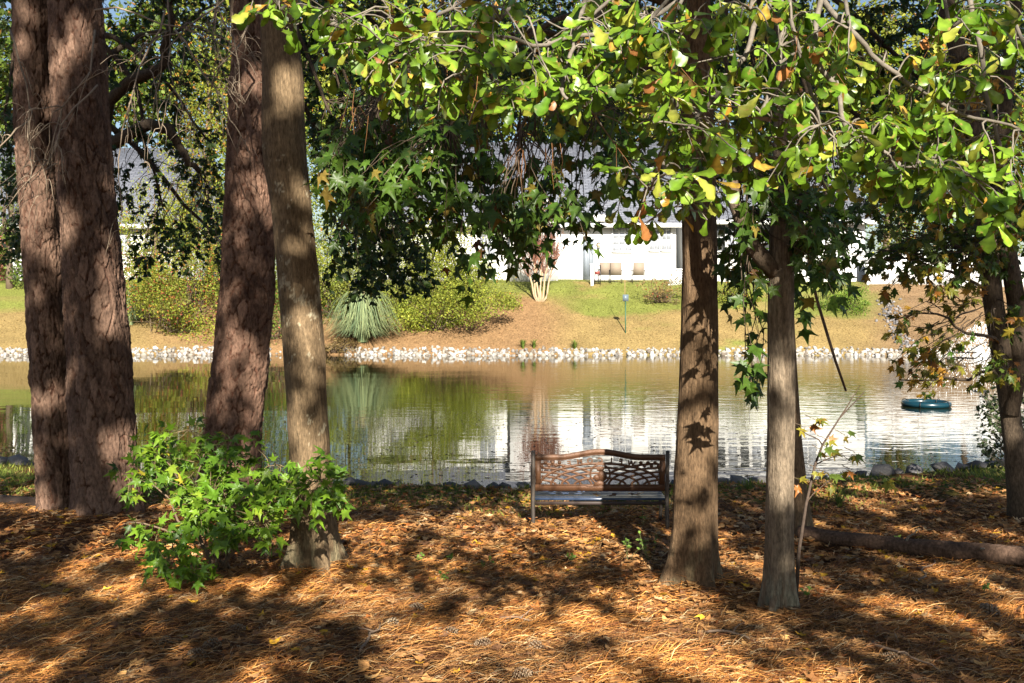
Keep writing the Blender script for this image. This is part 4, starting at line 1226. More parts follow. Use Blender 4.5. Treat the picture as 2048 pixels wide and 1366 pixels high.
plant('tree', 'green tree above the berried shrub, right of the twin pine', 310, 48.5, 150, 360, 600, 5000, 0.12, LG, YG, ((ORG, 0.1),), cat='tree', seed=22, group=FT, trunk_h=1, clumps=34, crown_name='crown', trunk_r=0.1)
plant('tree', 'autumn tinted tree behind the white fence, right', 1800, 53.5, 260, 250, 545, 7000, 0.18, DG, LG, ((ORG, 0.14), (YG, 0.2)), cat='tree', seed=14, group=FT, trunk_h=1, clumps=40, crown_name='crown')
plant('tree', 'dense green tree behind the white fence, at the right edge', 1985, 54.5, 260, 180, 560, 7000, 0.18, DG, LG, ((ORG, 0.1),), cat='tree', seed=15, group=FT, trunk_h=1, clumps=40, crown_name='crown')
plant('tree', 'green tree close to the left house, left of the twin pine', 20, 50.5, 160, 300, 570, 5000, 0.15, DG, LG, (), cat='tree', seed=16, group=FT, trunk_h=1, clumps=30, crown_name='crown')
bgp = [(-90, -40, DG, 'leftmost'), (90, 60, LG, 'second from the left'), (270, 20, DG, 'third from the left'), (470, -80, LG, 'fourth from the left'), (610, 30, DG, 'fifth from the left'), (780, -60, LG, 'sixth from the left'),
       (960, 0, YG, 'above the centre roof'), (1120, -70, DG, 'seventh from the right'), (1290, 10, LG, 'sixth from the right'), (1450, -60, DG, 'fifth from the right'), (1610, 20, LG, 'fourth from the right'), (1770, -40, YG, 'third from the right'), (1930, 0, DG, 'second from the right'), (2110, -60, LG, 'rightmost')]
for i, (px, tp_, c_, w_) in enumerate(bgp):
    plant('tree', f'tall woodland tree behind the houses, {w_}', px, 68 + (i * 37 % 14), 300 + (i * 53 % 60), tp_, 330, 8000, 0.46, c_, LG if c_ is not LG else YG, ((ORG, 0.07),), cat='tree', seed=60 + i, group='woodland behind the houses', trunk_h=1, clumps=46, trunk_r=0.3, crown_name='crown')

# crepe myrtle: pale stems, fine reddish twigs
D = 48.0; x = hx(1080, D); z = Gs(x, D)
cm = thing('crepe_myrtle', (x, D, z), 'leafless crepe myrtle with pale fanned stems in front of the bay window', 'tree')
tw = Geo()
for i in range(7):
    a_ = -0.5 + i / 6.0
    e = np.array([x + a_ * 1.5, D + rng.normal(0, 0.25), z + 2.0 + rng.uniform(-0.2, 0.5)])
    p = curve([x + a_ * 0.25, D, z - 0.05], e, 0.0, 0.03, 8)
    g = Geo(); g.add(*tube(p, np.linspace(0.06, 0.025, 8), 8), np.array([0.42, 0.31, 0.20]) * rng.uniform(0.85, 1.15))
    link('stem', g.mesh('stem', True), M_TWIG, cm)
    for _ in range(32):
        s0 = p[int(rng.integers(4, 8))]
        e2 = s0 + np.array([rng.normal(a_ * 0.5, 0.35), rng.normal(0, 0.35), rng.uniform(0.5, 1.9)])
        q = curve(s0, e2, 0.02, 0.04, 6)
        tw.add(*tube(q, np.linspace(0.014, 0.005, 6), 4, False), np.array([0.24, 0.12, 0.08]) * rng.uniform(0.7, 1.3))
        for _k in range(3):
            s1 = q[int(rng.integers(2, 6))]
            tw.add(*tube(curve(s1, s1 + np.array([rng.normal(0, .18), rng.normal(0, .18), rng.uniform(.15, .5)]), 0, .03, 4), [0.008, .007, .005, .004], 3, False), np.array([0.28, 0.12, 0.08]))
tag(link('twigs', tw.mesh('twigs'), M_TWIG, cm), kind='stuff')

# pampas grasses: arching blades
def blades(g, c, n, h, spread, ca, cb, wd=0.02, droop=1.0, q=None):
    q = q or rng
    c = np.asarray(c)
    for _ in range(n):
        a_ = q.uniform(0, 2 * np.pi); sp = spread * q.random() ** 0.7; hh = h * q.uniform(0.25, 1.05)
        d = np.array([math.cos(a_), math.sin(a_), 0])
        b0 = c + d * 0.12 * spread * q.random()
        t = np.linspace(0, 1, 6)
        p = b0 + d * (sp * t ** 1.6)[:, None] + np.array([0, 0, 1]) * (hh * (t * 1.5 - droop * 0.75 * t ** 2.4))[:, None]
        s1 = np.array([-d[1], d[0], 0]) * wd
        ww = np.array([1, 1, 0.9, 0.7, 0.45, 0.08])[:, None]
        V = np.concatenate([p - s1 * ww, p + s1 * ww])
        F = []
        for k in range(5):
            F += [[k, k + 6, k + 7], [k, k + 7, k + 1]]
        tt = q.random()
        g.add(V, F, (np.array(ca) * (1 - tt) + np.array(cb) * tt) * q.uniform(0.8, 1.2))
for (px, D, h, sp, n, lab) in [(725, 43.9, 4.3, 2.0, 1200, 'large grey green pampas grass clump near the far waterline'), (262, 45.5, 3.4, 0.9, 260, 'narrow pale pampas grass behind the twin pine')]:
    x = hx(px, D); z = Gs(x, D)
    pg = thing('pampas_grass', (x, D, z), lab, 'grass', 'pampas grasses')
    g = Geo(); blades(g, [x, D, z], n, h, sp, (0.16, 0.24, 0.13), (0.30, 0.34, 0.16), 0.025, 1.75)
    blades(g, [x, D, z], n // 4, h * 0.8, sp * 0.5, (0.38, 0.34, 0.18), (0.42, 0.36, 0.2), 0.02)
    tag(link('blades', g.mesh('blades'), M_GRASS, pg), kind='stuff')
for (px, lab) in [(1046, 'grass tuft growing in the riprap, left of a pair'), (1068, 'grass tuft growing in the riprap, right of a pair'), (1150, 'small lone grass tuft growing in the riprap')]:
    D = 42.9; x = hx(px, D); z = Gs(x, D)
    gt = thing('grass_tuft', (x, D, z), lab, 'grass', 'tufts in the riprap')
    g = Geo(); blades(g, [x, D, z], 90, 0.5, 0.35, (0.10, 0.17, 0.03), (0.2, 0.26, 0.05), 0.012)
    link('blades', g.mesh('blades'), M_GRASS, gt)
# short lawn blades and straw on the far slope
n = 26000
gx = rng.uniform(-24, 24, n); gs = rng.uniform(1.0, 9.5, n); gy = yF(gx) + gs
gz = G(gx, gy)
pxx = CX + FPX * gx / gy
kk = sstep(0.35, 0.65, fbm(gx * 0.5, gy * 0.9, 4, 6) + 0.45 * sstep(3.2, 5.8, gs) - 0.22)
isb = ((pxx < 1110) & (pxx > 300) & (gs < 6.3)) | (pxx > 1740)
col = np.where((rng.random(n) < kk)[:, None], gcol(n, (0.14, 0.17, 0.03), (0.22, 0.23, 0.06)), gcol(n, (0.27, 0.19, 0.08), (0.36, 0.25, 0.11)))
col = np.where(isb[:, None], gcol(n, (0.22, 0.125, 0.065), (0.34, 0.21, 0.11)), col)
g = Geo()
leaves_geo(g, [T_oval(0.12, 0.0)], np.c_[gx, gy, gz], frames(np.c_[rng.normal(0, 1, (n, 2)), rng.uniform(0.1, 0.9, n)], np.c_[rng.normal(0, 0.4, (n, 2)), np.ones(n)]), rng.uniform(0.06, 0.14, n), col)
tag(link('lawn_grass', g.mesh('lawn_grass'), M_GRASS), 'short mixed green and straw lawn on the far slope', 'grass', kind='stuff')

# ---- on the water: float ring, fountain spray, floating leaves
D = 21.9; x = hx(1852, D)
ring = thing('float_ring', (x, D, 0.0), 'teal inflated ring floating on the pond at right', 'float')
th = np.linspace(0, 2 * np.pi, 49)
p = np.c_[x + 0.46 * np.cos(th), D + 0.46 * np.sin(th), np.full(49, 0.055)]
link('tube', np_mesh('tube', *tube(p, 0.062, 14, False), None, True), mat_plain('teal_plastic', (0.004, 0.032, 0.048), 0.3, var=0.3, spec=0.6), ring)
for a_ in (0.6, 2.4, 4.1, 5.4):
    c_ = np.array([x + 0.46 * math.cos(a_), D + 0.46 * math.sin(a_), 0.055])
    t_ = np.linspace(0, 2 * np.pi, 13)
    rd = np.array([math.cos(a_), math.sin(a_), 0])
    pp_ = c_ + 0.08 * (np.cos(t_)[:, None] * rd + np.sin(t_)[:, None] * np.array([0, 0, 1]))
    link('band', np_mesh('band', *tube(pp_, 0.008, 6, False), None, True), M_BLACK, ring)
D = 25.5; x = hx(1962, D)
ft = thing('fountain', (x, D, 0), 'faint white fountain spray on the pond at the right edge', 'fountain')
boxes('nozzle', [(x - 0.15, x + 0.15, D - 0.15, D + 0.15, -0.1, 0.03)], M_BLACK, ft)
g = Geo()
n = 3000
for i in range(n):
    a_ = rng.uniform(0, 2 * np.pi); sp = rng.uniform(0.05, 1.0); t = rng.random()
    R0 = 2.0 * sp; hgt = 1.9 * (1.05 - 0.5 * sp)
    c_ = np.array([x + math.cos(a_) * R0 * t, D + math.sin(a_) * R0 * t, 0.03 + hgt * 4 * t * (1 - t) * 0.9 + 0.0])
    vv = np.array([math.cos(a_) * R0, math.sin(a_) * R0, hgt * 4 * (1 - 2 * t)])
    vv = unit(vv) * rng.uniform(0.02, 0.07)
    sd_ = unit(np.cross(vv, [0.3, 1, 0.2])) * 0.005
    g.add([c_ - sd_, c_ + sd_, c_ + vv], [[0, 1, 2]], (0.8, 0.82, 0.85))
mf, nt, b = mat_new('spray_droplets'); b.inputs['Base Color'].default_value = (0.8, 0.83, 0.86, 1); b.inputs['Roughness'].default_value = 0.2
tag(link('spray', g.mesh('spray'), mf, ft), kind='stuff')
n = 2600
fx_ = rng.uniform(-8, 7, n); fy_ = 12.2 + 9 * rng.random(n) ** 2.0
fy_ = np.maximum(fy_, yE(fx_) + 0.1)
keep = fbm(fx_ * 0.8, fy_ * 0.5, 3, 91) > 0.47
fx_, fy_ = fx_[keep], fy_[keep]; n = len(fx_)
g = Geo()
leaves_geo(g, [T_oval(0.3, 0.02)], np.c_[fx_, fy_, np.full(n, 0.006)], frames(np.c_[rng.normal(0, 1, (n, 2)), np.zeros(n)], np.tile([0, 0, 1.0], (n, 1))), rng.uniform(0.02, 0.085, n), gcol(n, (0.06, 0.05, 0.04), (0.16, 0.11, 0.07)))
tag(link('floating_leaves', g.mesh('floating_leaves'), M_DEAD), 'dark leaves and bits drifting on the near water', 'leaves', kind='stuff')

# ------------------------------------------------------------------ near bank: needles, leaves, grass, rocks
def cone_x(y, m=0.6):      # half width of the view at distance y, with a margin for a side step
    return 0.53 * y + m

# pine straw
def needles(n, ymin, ymax, lens, wd, powr=1.0):
    y = ymin + (ymax - ymin) * rng.random(n) ** powr
    x = rng.uniform(-1, 1, n) * cone_x(y)
    kp = rng.random(n) < 0.45 + 0.9 * sstep(0.38, 0.55, fbm(x * 1.1 + 5, y * 1.1, 3, 57))
    x, y = x[kp], y[kp]; n = len(x)
    z = G(x, y) + rng.uniform(0.002, 0.030, n)
    a_ = rng.normal(0, 0.8, n) + np.where(rng.random(n) < 0.5, 0, math.pi) + 1.2 * (fbm(x * 0.7, y * 0.7, 2, 51) - 0.5) + np.where(rng.random(n) < 0.3, rng.uniform(0, 3.1, n), 0)
    d = np.c_[np.cos(a_), np.sin(a_), rng.normal(0, 0.13, n)]
    sd_ = np.c_[-np.sin(a_), np.cos(a_), np.zeros(n)]
    Ln = rng.uniform(*lens, n)[:, None]; W = rng.uniform(0.7, 1.3, n)[:, None] * wd
    p0 = np.c_[x, y, z]; bend = sd_ * (rng.normal(0, 0.05, n)[:, None] * Ln) + np.c_[np.zeros((n, 2)), rng.uniform(0.0, 0.025, n)]
    p1 = p0 + d * Ln * 0.5 + bend; p2 = p0 + d * Ln
    s0 = sd_ * W * 0.5 + np.c_[np.zeros((n, 2)), W[:, 0] * 0.4]
    V = np.stack([p0 - s0, p0 + s0, p1 - s0, p1 + s0, p2], 1).reshape(-1, 3)
    F = (np.array([[0, 1, 3], [0, 3, 2], [2, 3, 4]])[None] + (np.arange(n) * 5)[:, None, None]).reshape(-1, 3)
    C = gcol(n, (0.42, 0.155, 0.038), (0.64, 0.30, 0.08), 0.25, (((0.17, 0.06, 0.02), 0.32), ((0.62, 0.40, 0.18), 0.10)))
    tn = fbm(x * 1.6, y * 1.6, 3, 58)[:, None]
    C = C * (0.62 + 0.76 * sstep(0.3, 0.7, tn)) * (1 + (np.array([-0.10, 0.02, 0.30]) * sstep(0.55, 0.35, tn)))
    return V, F, np.repeat(C, 5, 0)
g = Geo()
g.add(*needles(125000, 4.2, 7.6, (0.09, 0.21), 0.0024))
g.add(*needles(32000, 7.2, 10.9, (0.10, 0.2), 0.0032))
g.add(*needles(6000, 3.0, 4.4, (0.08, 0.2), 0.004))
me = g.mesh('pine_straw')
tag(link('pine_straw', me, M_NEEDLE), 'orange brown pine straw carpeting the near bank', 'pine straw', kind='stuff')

# fallen leaves: the nearest ones are pieces of the litter, the rest one mesh
n = 24000
y = 4.3 + 8.0 * rng.random(n) ** 0.85
x = rng.uniform(-1, 1, n) * cone_x(y, 0.4)
ok = y < yE(x) - 0.15
dens = 0.22 + 0.8 * sstep(5.8, 7.6, y) * np.where(x > -1.6, 1, 0.45) + 0.2 * sstep(0.8, 2.5, x)
ok &= rng.random(n) < dens * (0.5 + fbm(x * 1.2, y * 1.2, 3, 61))
x, y = x[ok], y[ok]; n = len(x)
a_ = rng.uniform(0, 6.28, n)
d = np.c_[np.cos(a_), np.sin(a_), rng.normal(0.0, 0.12, n)]
nn = np.c_[rng.normal(0, 0.22, n), rng.normal(0, 0.22, n) - 0.05, np.ones(n)]
nn[rng.random(n) < 0.3, 2] *= -1
R_ = frames(d, nn); sc = rng.uniform(0.045, 0.11, n)
pos = np.c_[x, y, G(x, y) + 0.022 + rng.uniform(0, 0.02, n)]
col = gcol(n, (0.30, 0.13, 0.04), (0.52, 0.28, 0.11), 0.22, (((0.56, 0.38, 0.20), 0.12), ((0.60, 0.33, 0.03), 0.05), ((0.38, 0.13, 0.035), 0.10), ((0.20, 0.10, 0.05), 0.18)))
TL = T_DEAD + [(V_ * [1, 1, 1] - [0, 0.5, 0], F_) for V_, F_ in (T_star(0.25, 0.5, 5, 77), T_star(-0.3, 0.5, 5, 78), T_star(0.15, 0.6, 3, 79, 1.5), T_star(-0.2, 0.55, 5, 80), T_star(-0.15, 0.6, 3, 81, 1.5))]
lit = thing('leaf_litter', (0, 7, Gs(0, 7)), 'brown fallen leaves scattered over the near bank', 'leaves')
px = CX + FPX * x / y
rank = np.argsort(-(sc / y) * ((px > 10) & (px < 2038) & (y > 4.75)))
ind, rest = rank[:300], rank[300:]
leaf_objects(lit, TL, 'dead', pos[ind], R_[ind], sc[ind], col[ind], M_DEAD, 'fallen_leaf', 10)
g = Geo(); leaves_geo(g, TL, pos[rest], R_[rest], sc[rest], col[rest])
tag(link('small_leaves', g.mesh('small_leaves', True), M_DEAD, lit), kind='stuff')

# short grass at the water's edge
n = 26000
y = rng.uniform(9.6, 14.2, n); x = rng.uniform(-1, 1, n) * cone_x(y)
e = yE(x)
m_ = fbm(x * 0.8, y * 1.0, 3, 71)
ok = (y < e - 0.02) & (y > e - 2.1) & (rng.random(n) < sstep(0.36, 0.62, m_ + 0.25 * sstep(-1.6, -0.5, y - e)))
x, y = x[ok], y[ok]; n = len(x)
g = Geo()
leaves_geo(g, [T_oval(0.09, 0.0)], np.c_[x, y, G(x, y) - 0.005], frames(np.c_[rng.normal(0, 0.6, (n, 2)), np.ones(n)], np.c_[rng.normal(0, 1, (n, 2)), 0.2 * np.ones(n)]), rng.uniform(0.04, 0.10, n), gcol(n, (0.12, 0.17, 0.03), (0.24, 0.26, 0.05), 0.2, (((0.35, 0.28, 0.1), 0.15),)))
tag(link('bank_grass', g.mesh('bank_grass'), M_GRASS), 'short green grass along the near water edge', 'grass', kind='stuff')

# rocks along the near waterline
NR = rock_meshes('rock', [(0.16, 0.15, 0.145), (0.22, 0.20, 0.19), (0.12, 0.115, 0.12)])
rocks = [(10, 0.16), (36, 0.22), (56, 0.12), (700, 0.15), (722, 0.12), (775, 0.14), (800, 0.12), (855, 0.10), (905, 0.12), (945, 0.20), (985, 0.13), (1010, 0.10), (1052, 0.13), (1345, 0.10), (1446, 0.13), (1475, 0.18), (1510, 0.12), (1525, 0.14),
         (1640, 0.12), (1720, 0.12), (1760, 0.24), (1795, 0.12), (1825, 0.18), (1885, 0.20), (1920, 0.14), (1955, 0.17), (1985, 0.14), (540, 0.12), (330, 0.12), (2010, .15), (880, .08), (748, .09)]
ORD = ['', 'first', 'second', 'third', 'fourth', 'fifth', 'sixth', 'seventh', 'eighth', 'ninth', 'tenth', 'eleventh', 'twelfth', 'thirteenth', 'fourteenth']
cnt_ = {}
for i, (px, s0) in enumerate(sorted(rocks)):
    yy = 12.2
    for _ in range(6):
        yy = float(yE(np.array([hx(px, yy)]))[0]) + 0.02
    xx = hx(px, yy)
    o = link('rock', NR[i % len(NR)], M_STONE, None, (xx, yy, 0.07))
    o.scale = (s0 * 1.2, s0 * 0.9, s0 * 0.75); o.rotation_euler = (0.2 * random.random(), 0.2 * random.random(), random.uniform(0, 6))
    where = 'left of the pines' if px < 100 else ('behind the green sapling' if px < 600 else ('left of the bench' if px < 1060 else ('between bench and slender oak' if px < 1560 else 'right of the slender oak')))
    cnt_[where] = cnt_.get(where, 0) + 1
    tag(o, f'{ORD[cnt_[where]]} dark rock from the left on the near shore {where}', 'rock', f'near waterline rocks {where}')
o = link('rock', NR[4], M_STONE, None, (hx(1748, 12.3), 12.3, 0.03)); o.scale = (0.30, 0.2, 0.06)
tag(o, 'flat pale blue grey slab among the dark rocks, right', 'rock')

# pine cones
def cone_mesh():
    g = Geo()
    g.add(*tube([[0, 0, -0.035], [0, 0, 0.0], [0, 0, 0.04]], [0.008, 0.012, 0.004], 6), (0.12, 0.07, 0.04))
    for i in range(64):
        t = i / 63; a_ = i * 2.39996
        r0 = 0.030 * math.sin(math.pi * (0.18 + 0.78 * t)) + 0.003; z = -0.036 + 0.078 * t
        d = np.array([math.cos(a_), math.sin(a_), 0]); s1 = np.array([-d[1], d[0], 0])
        up = np.array([0, 0, 0.010 + 0.008 * t])
        b0 = np.array([0, 0, z]) + d * r0 * 0.25; e = np.array([0, 0, z]) + d * r0 + up
        g.add([b0, e - s1 * 0.008, e + s1 * 0.008, e + d * 0.003 + up * 0.2, e - up * 0.25], [[0, 1, 4], [0, 4, 2], [0, 3, 1], [0, 2, 3], [1, 3, 4], [3, 2, 4]], [(0.09, 0.05, 0.03), (0.26, 0.18, 0.11), (0.26, 0.18, 0.11), (0.36, 0.28, 0.19), (0.2, 0.13, 0.08)])
    return g.mesh('pine_cone')
cme = cone_mesh(); cme.materials.append(M_NEEDLE)
def dist_at(py):
    """where the line of sight through this pixel row meets the sloping bank"""
    return 1.6 / ((py - HY) / FPX - 0.057)
for (px, py, lab) in [(332, 1300, 'pine cone lying left of the others, near the lower left shade'), (430, 1307, 'pine cone by a yellow leaf at the bottom left'), (470, 1277, 'pine cone lying highest of the lower left ones'), (400, 1325, 'pine cone lowest of the lower left ones'), (785, 1262, 'pine cone on sunny straw below the lichened oak foot'),
                      (838, 1222, 'pine cone at the edge of dappled shade below the bench'), (970, 1300, 'pale pine cone on sunny straw, bottom centre'), (1075, 1307, 'pine cone beside the pale one, bottom centre'), (1040, 1362, 'pine cone cut by the bottom edge'), (1490, 1065, 'pine cone between the two right trunks near the log'), (1985, 1240, 'large open pine cone at right, below the log'), (1790, 1335, 'dark pine cone in the slanting shadow, lower right'), (895, 1280, 'pine cone half sunk in straw, bottom centre')]:
    D = dist_at(py); x = hx(px, D)
    o = link('pine_cone', cme, None, None, (x, D, Gs(x, D) + 0.035))
    o.rotation_euler = (math.pi / 2 + random.uniform(-.4, .4), random.uniform(-.4, .4), random.uniform(0, 6.28))
    k_ = 1.5 if px == 1985 else 1.05
    o.scale = (k_,) * 3
    tag(o, lab, 'pine cone', 'pine cones on the straw')

# sticks on the ground
for i, (x0, y0, x1, y1, lab) in enumerate([(720, 1322, 762, 1262, 'thin grey stick on the straw below the lichened oak'), (1000, 1245, 1062, 1252, 'short curved twig on the sunny straw, centre'), (1745, 1300, 1880, 1362, 'curved dead twig in the sun, lower right'), (1410, 1275, 1500, 1290, 'short dark twig in front of the slender oak'), (1830, 1180, 1868, 1130, 'forked pale twig in front of the log')]):
    a0 = np.array([hx(x0, dist_at(y0)), dist_at(y0)]); a1 = np.array([hx(x1, dist_at(y1)), dist_at(y1)])
    p = curve([*a0, 0], [*a1, 0], 0, 0.05, 9)
    p[:, 2] = G(p[:, 0], p[:, 1]) + 0.035 + 0.02 * np.sin(np.linspace(0, 3.1, 9))
    st = thing('stick', (p[0][0], p[0][1], p[0][2]), lab, 'stick', 'sticks on the straw')
    g = Geo(); g.add(*tube(p, np.linspace(0.009, 0.004, 9), 7), np.array([0.24, 0.17, 0.12]))
    link('stem', g.mesh('stem', True), M_TWIG, st)
    g = Geo(); e = p[5] + np.array([0.08, 0.05, 0.04]) * (1 if i % 2 else -1); e[2] = p[5][2] + 0.04
    g.add(*tube(curve(p[5], e, 0.01, 0.05, 5), np.linspace(0.005, 0.002, 5), 6), np.array([0.24, 0.17, 0.12]))
    link('side_twig', g.mesh('side_twig', True), M_TWIG, st)

# fallen log
lgp = curve(P(1598, 1092, 8.5), P(2190, 1140, 7.25), 0.0, 0.006, 24)
r_ = np.linspace(0.055, 0.085, 24)
lgp[:, 2] = G(lgp[:, 0], lgp[:, 1]) + r_ * 1.0 + 0.02
log = thing('fallen_log', tuple(lgp[6]), 'fallen bark covered log lying across the litter at right', 'log')
fine = np.array([np.interp(np.linspace(0, 23, 160), np.arange(24), lgp[:, k]) for k in range(3)]).T
V, F = tube(fine, np.interp(np.linspace(0, 23, 160), np.arange(24), r_), 40)
th = np.tile(np.arange(40), 160) / 40 * 2 * np.pi; sl_ = np.repeat(np.linspace(0, 3.4, 160), 40)
rr = 0.012 * (np.abs(fbm(np.cos(th) * 6 + 4, np.sin(th) * 6 + sl_ * 7, 3, 5) - 0.5) * 2 - 0.4)
ctr = np.repeat(fine, 40, 0); dirn = V[:6400] - ctr; dirn /= np.linalg.norm(dirn, axis=1)[:, None]
V[:6400] += dirn * rr[:, None]
C = np.tile(np.array([0.12, 0.075, 0.052]), (len(V), 1)) * rng.uniform(0.8, 1.2, (len(V), 1))
link('stem', np_mesh('stem', V, F, C, True), M_PINE, log)
for k, dv in ((9, (0.03, -0.12, 0.13)), (15, (-0.04, -0.14, 0.06)), (19, (0.05, -0.1, 0.12))):
    g = Geo(); g.add(*tube(curve(lgp[k], lgp[k] + np.array(dv) * 1.3, 0.01, 0.05, 6), np.linspace(0.012, 0.005, 6), 6), GREY)
    link('branch_stub', g.mesh('branch_stub', True), M_TWIG, log)
# small log at the left edge
p = curve(P(-60, 972, 10.9), P(80, 975, 10.6), 0, 0.01, 10); p[:, 2] = G(p[:, 0], p[:, 1]) + 0.05
o = link('fallen_log', np_mesh('fallen_log', *tube(p, 0.06, 14), None, True), mat_plain('dark_bark', (0.06, 0.04, 0.03), 0.9, bump=0.6), None)
tag(o, 'short dark log at the left edge behind the twin pine', 'log')
# stick hanging from the boughs
hb = np.array([P(1612, 470, 7.4), P(1620, 540, 7.4), P(1634, 600, 7.4), P(1655, 670, 7.4), P(1672, 725, 7.4), P(1692, 782, 7.4)])
g = Geo(); g.add(*tube(hb, [0.013, 0.013, 0.012, 0.012, 0.011, 0.009], 8), np.array([0.12, 0.08, 0.06]))
o = link('hanging_stick', g.mesh('hanging_stick', True), M_TWIG); tag(o, 'bare dead stick hanging from the boughs right of the slender oak', 'stick')

# ---- sweetgum sapling bush, lower left
bush = root_at('sweetgum_sapling', 440, 7.3, 'low bright green star leaved sapling between the pines and lichened oak', 'shrub')
L = []; tg = Geo()
bcl = colpool((0.085, 0.19, 0.012), (0.20, 0.33, 0.025), (((0.42, 0.36, 0.04), 0.03), ((0.06, 0.13, 0.015), 0.2)))
x0 = hx(440, 7.3); base = np.array([x0, 7.35, Gs(x0, 7.35)])
mains = []
for (px, py, D) in [(300, 880, 7.6), (380, 860, 7.4), (470, 870, 7.3), (560, 930, 7.0), (640, 960, 6.85), (260, 960, 7.4), (330, 1120, 6.8), (420, 1000, 7.0), (520, 1040, 6.8), (230, 1060, 7.2)]:
    p = curve(base + np.array([rng.normal(0, .08), rng.normal(0, .05), 0]), P(px, py, D), 0.12, 0.04, 10)
    tg.add(*tube(p, np.linspace(0.012, 0.004, 10), 7), np.array([0.17, 0.12, 0.08])); mains.append(p)
mains = np.concatenate(mains)
for (a0, a1, b0, b1, n_, D0, D1_) in [(225, 330, 900, 1010, 10, 7.2, 7.7), (270, 420, 850, 960, 16, 7.2, 7.7), (400, 520, 860, 980, 18, 6.9, 7.5), (330, 560, 960, 1080, 36, 6.7, 7.3), (500, 680, 920, 1040, 30, 6.6, 7.0), (300, 420, 1060, 1170, 16, 6.5, 7.0), (250, 340, 1030, 1130, 6, 6.8, 7.2), (420, 560, 1040, 1100, 12, 6.5, 6.9), (330, 480, 960, 1060, 14, 7.0, 7.6)]:
    for q in rbox(int(n_ * 1.5), a0, a1, b0, b1, D0, D1_):
        s0 = nearest_on(mains, q)
        if np.linalg.norm(q - s0) > 0.35: s0 = q + unit(s0 - q) * 0.35
        spray(L, tg, s0, q, int(rng.integers(3, 7)), 0.115, bcl, droop=0.25, up=0.9, whorl=False, r0=0.004, twig_col=np.array([0.2, 0.15, 0.08]))
finish_leaves(bush, 'foliage', T_GUM, 'bush', L, M_STAR, 300, tg)

# ---- thin sapling at the right, dark stem with a few yellow leaves
sp = root_at('sapling', 1592, 6.3, 'thin dark sapling beside the slender oak with a few yellowing leaves', 'sapling')
p = np.array([P(1592, 1200, 6.3), P(1598, 1100, 6.3), P(1612, 1010, 6.3), P(1630, 930, 6.32), P(1645, 890, 6.34), P(1680, 835, 6.36), P(1728, 785, 6.4)])
g = Geo(); g.add(*tube(p, [0.014, 0.012, 0.010, 0.008, 0.007, 0.005, 0.003], 7), np.array([0.09, 0.065, 0.05]))
for (k, e) in [(5, P(1720, 770, 6.45)), (3, P(1700, 905, 6.4)), (2, P(1660, 960, 6.3)), (4, P(1600, 860, 6.2))]:
    g.add(*tube(curve(p[k], e, 0.01, 0.04, 6), np.linspace(0.005, 0.002, 6), 5), np.array([0.10, 0.07, 0.05]))
link('stem', g.mesh('stem', True), M_TWIG, sp)
L = []; tg = Geo(); ycl = colpool((0.22, 0.22, 0.03), (0.40, 0.30, 0.04), (((0.36, 0.14, 0.03), 0.2), ((0.12, 0.18, 0.03), 0.2)))
for (x_, y_) in [(1645, 900), (1655, 880), (1660, 950), (1640, 940), (1700, 920), (1710, 905), (1705, 940), (1665, 900), (1610, 855), (1630, 840), (1690, 870), (1780, 955), (1790, 965), (1670, 970), (1600, 960)]:
    q = P(x_, y_, 6.3 + rng.normal(0, 0.08))
    spray(L, tg, q + np.array([-0.06, 0.02, 0.03]), q, 3, 0.085, ycl, droop=0.6, up=0.5, whorl=False, r0=0.003, twig_col=BR)
finish_leaves(sp, 'foliage', T_GUM, 'sap', L, M_STAR, 60, tg)

# ---- dark evergreen shrub by the water at the right edge
es = root_at('evergreen_shrub', 2035, 11.4, 'dark evergreen shrub with tiny leaves over the water, right edge', 'shrub')
L = []; tg = Geo(); ecl = colpool((0.035, 0.06, 0.02), (0.07, 0.10, 0.035), ())
xb_ = hx(2050, 11.4); b0 = np.array([xb_, 11.4, Gs(xb_, 11.4)])
for q in rbox(52, 1955, 2060, 770, 930, 11.0, 11.8) + rbox(14, 1945, 2000, 770, 860, 11.1, 11.6):
    s0 = b0 * 0.4 + q * 0.6 + np.array([0.1, 0, 0])
    spray(L, tg, s0, q, 16, 0.06, ecl, droop=0.1, up=0.6, whorl=False, wob=0.1)
for q in rbox(10, 1970, 2055, 790, 900, 11.1, 11.7):
    tg.add(*tube(curve(b0, q, 0.1, 0.05, 8), np.linspace(0.015, 0.004, 8), 6), BR * 0.6)
finish_leaves(es, 'foliage', T_SM, 'es', L, M_STAR, 0, tg)

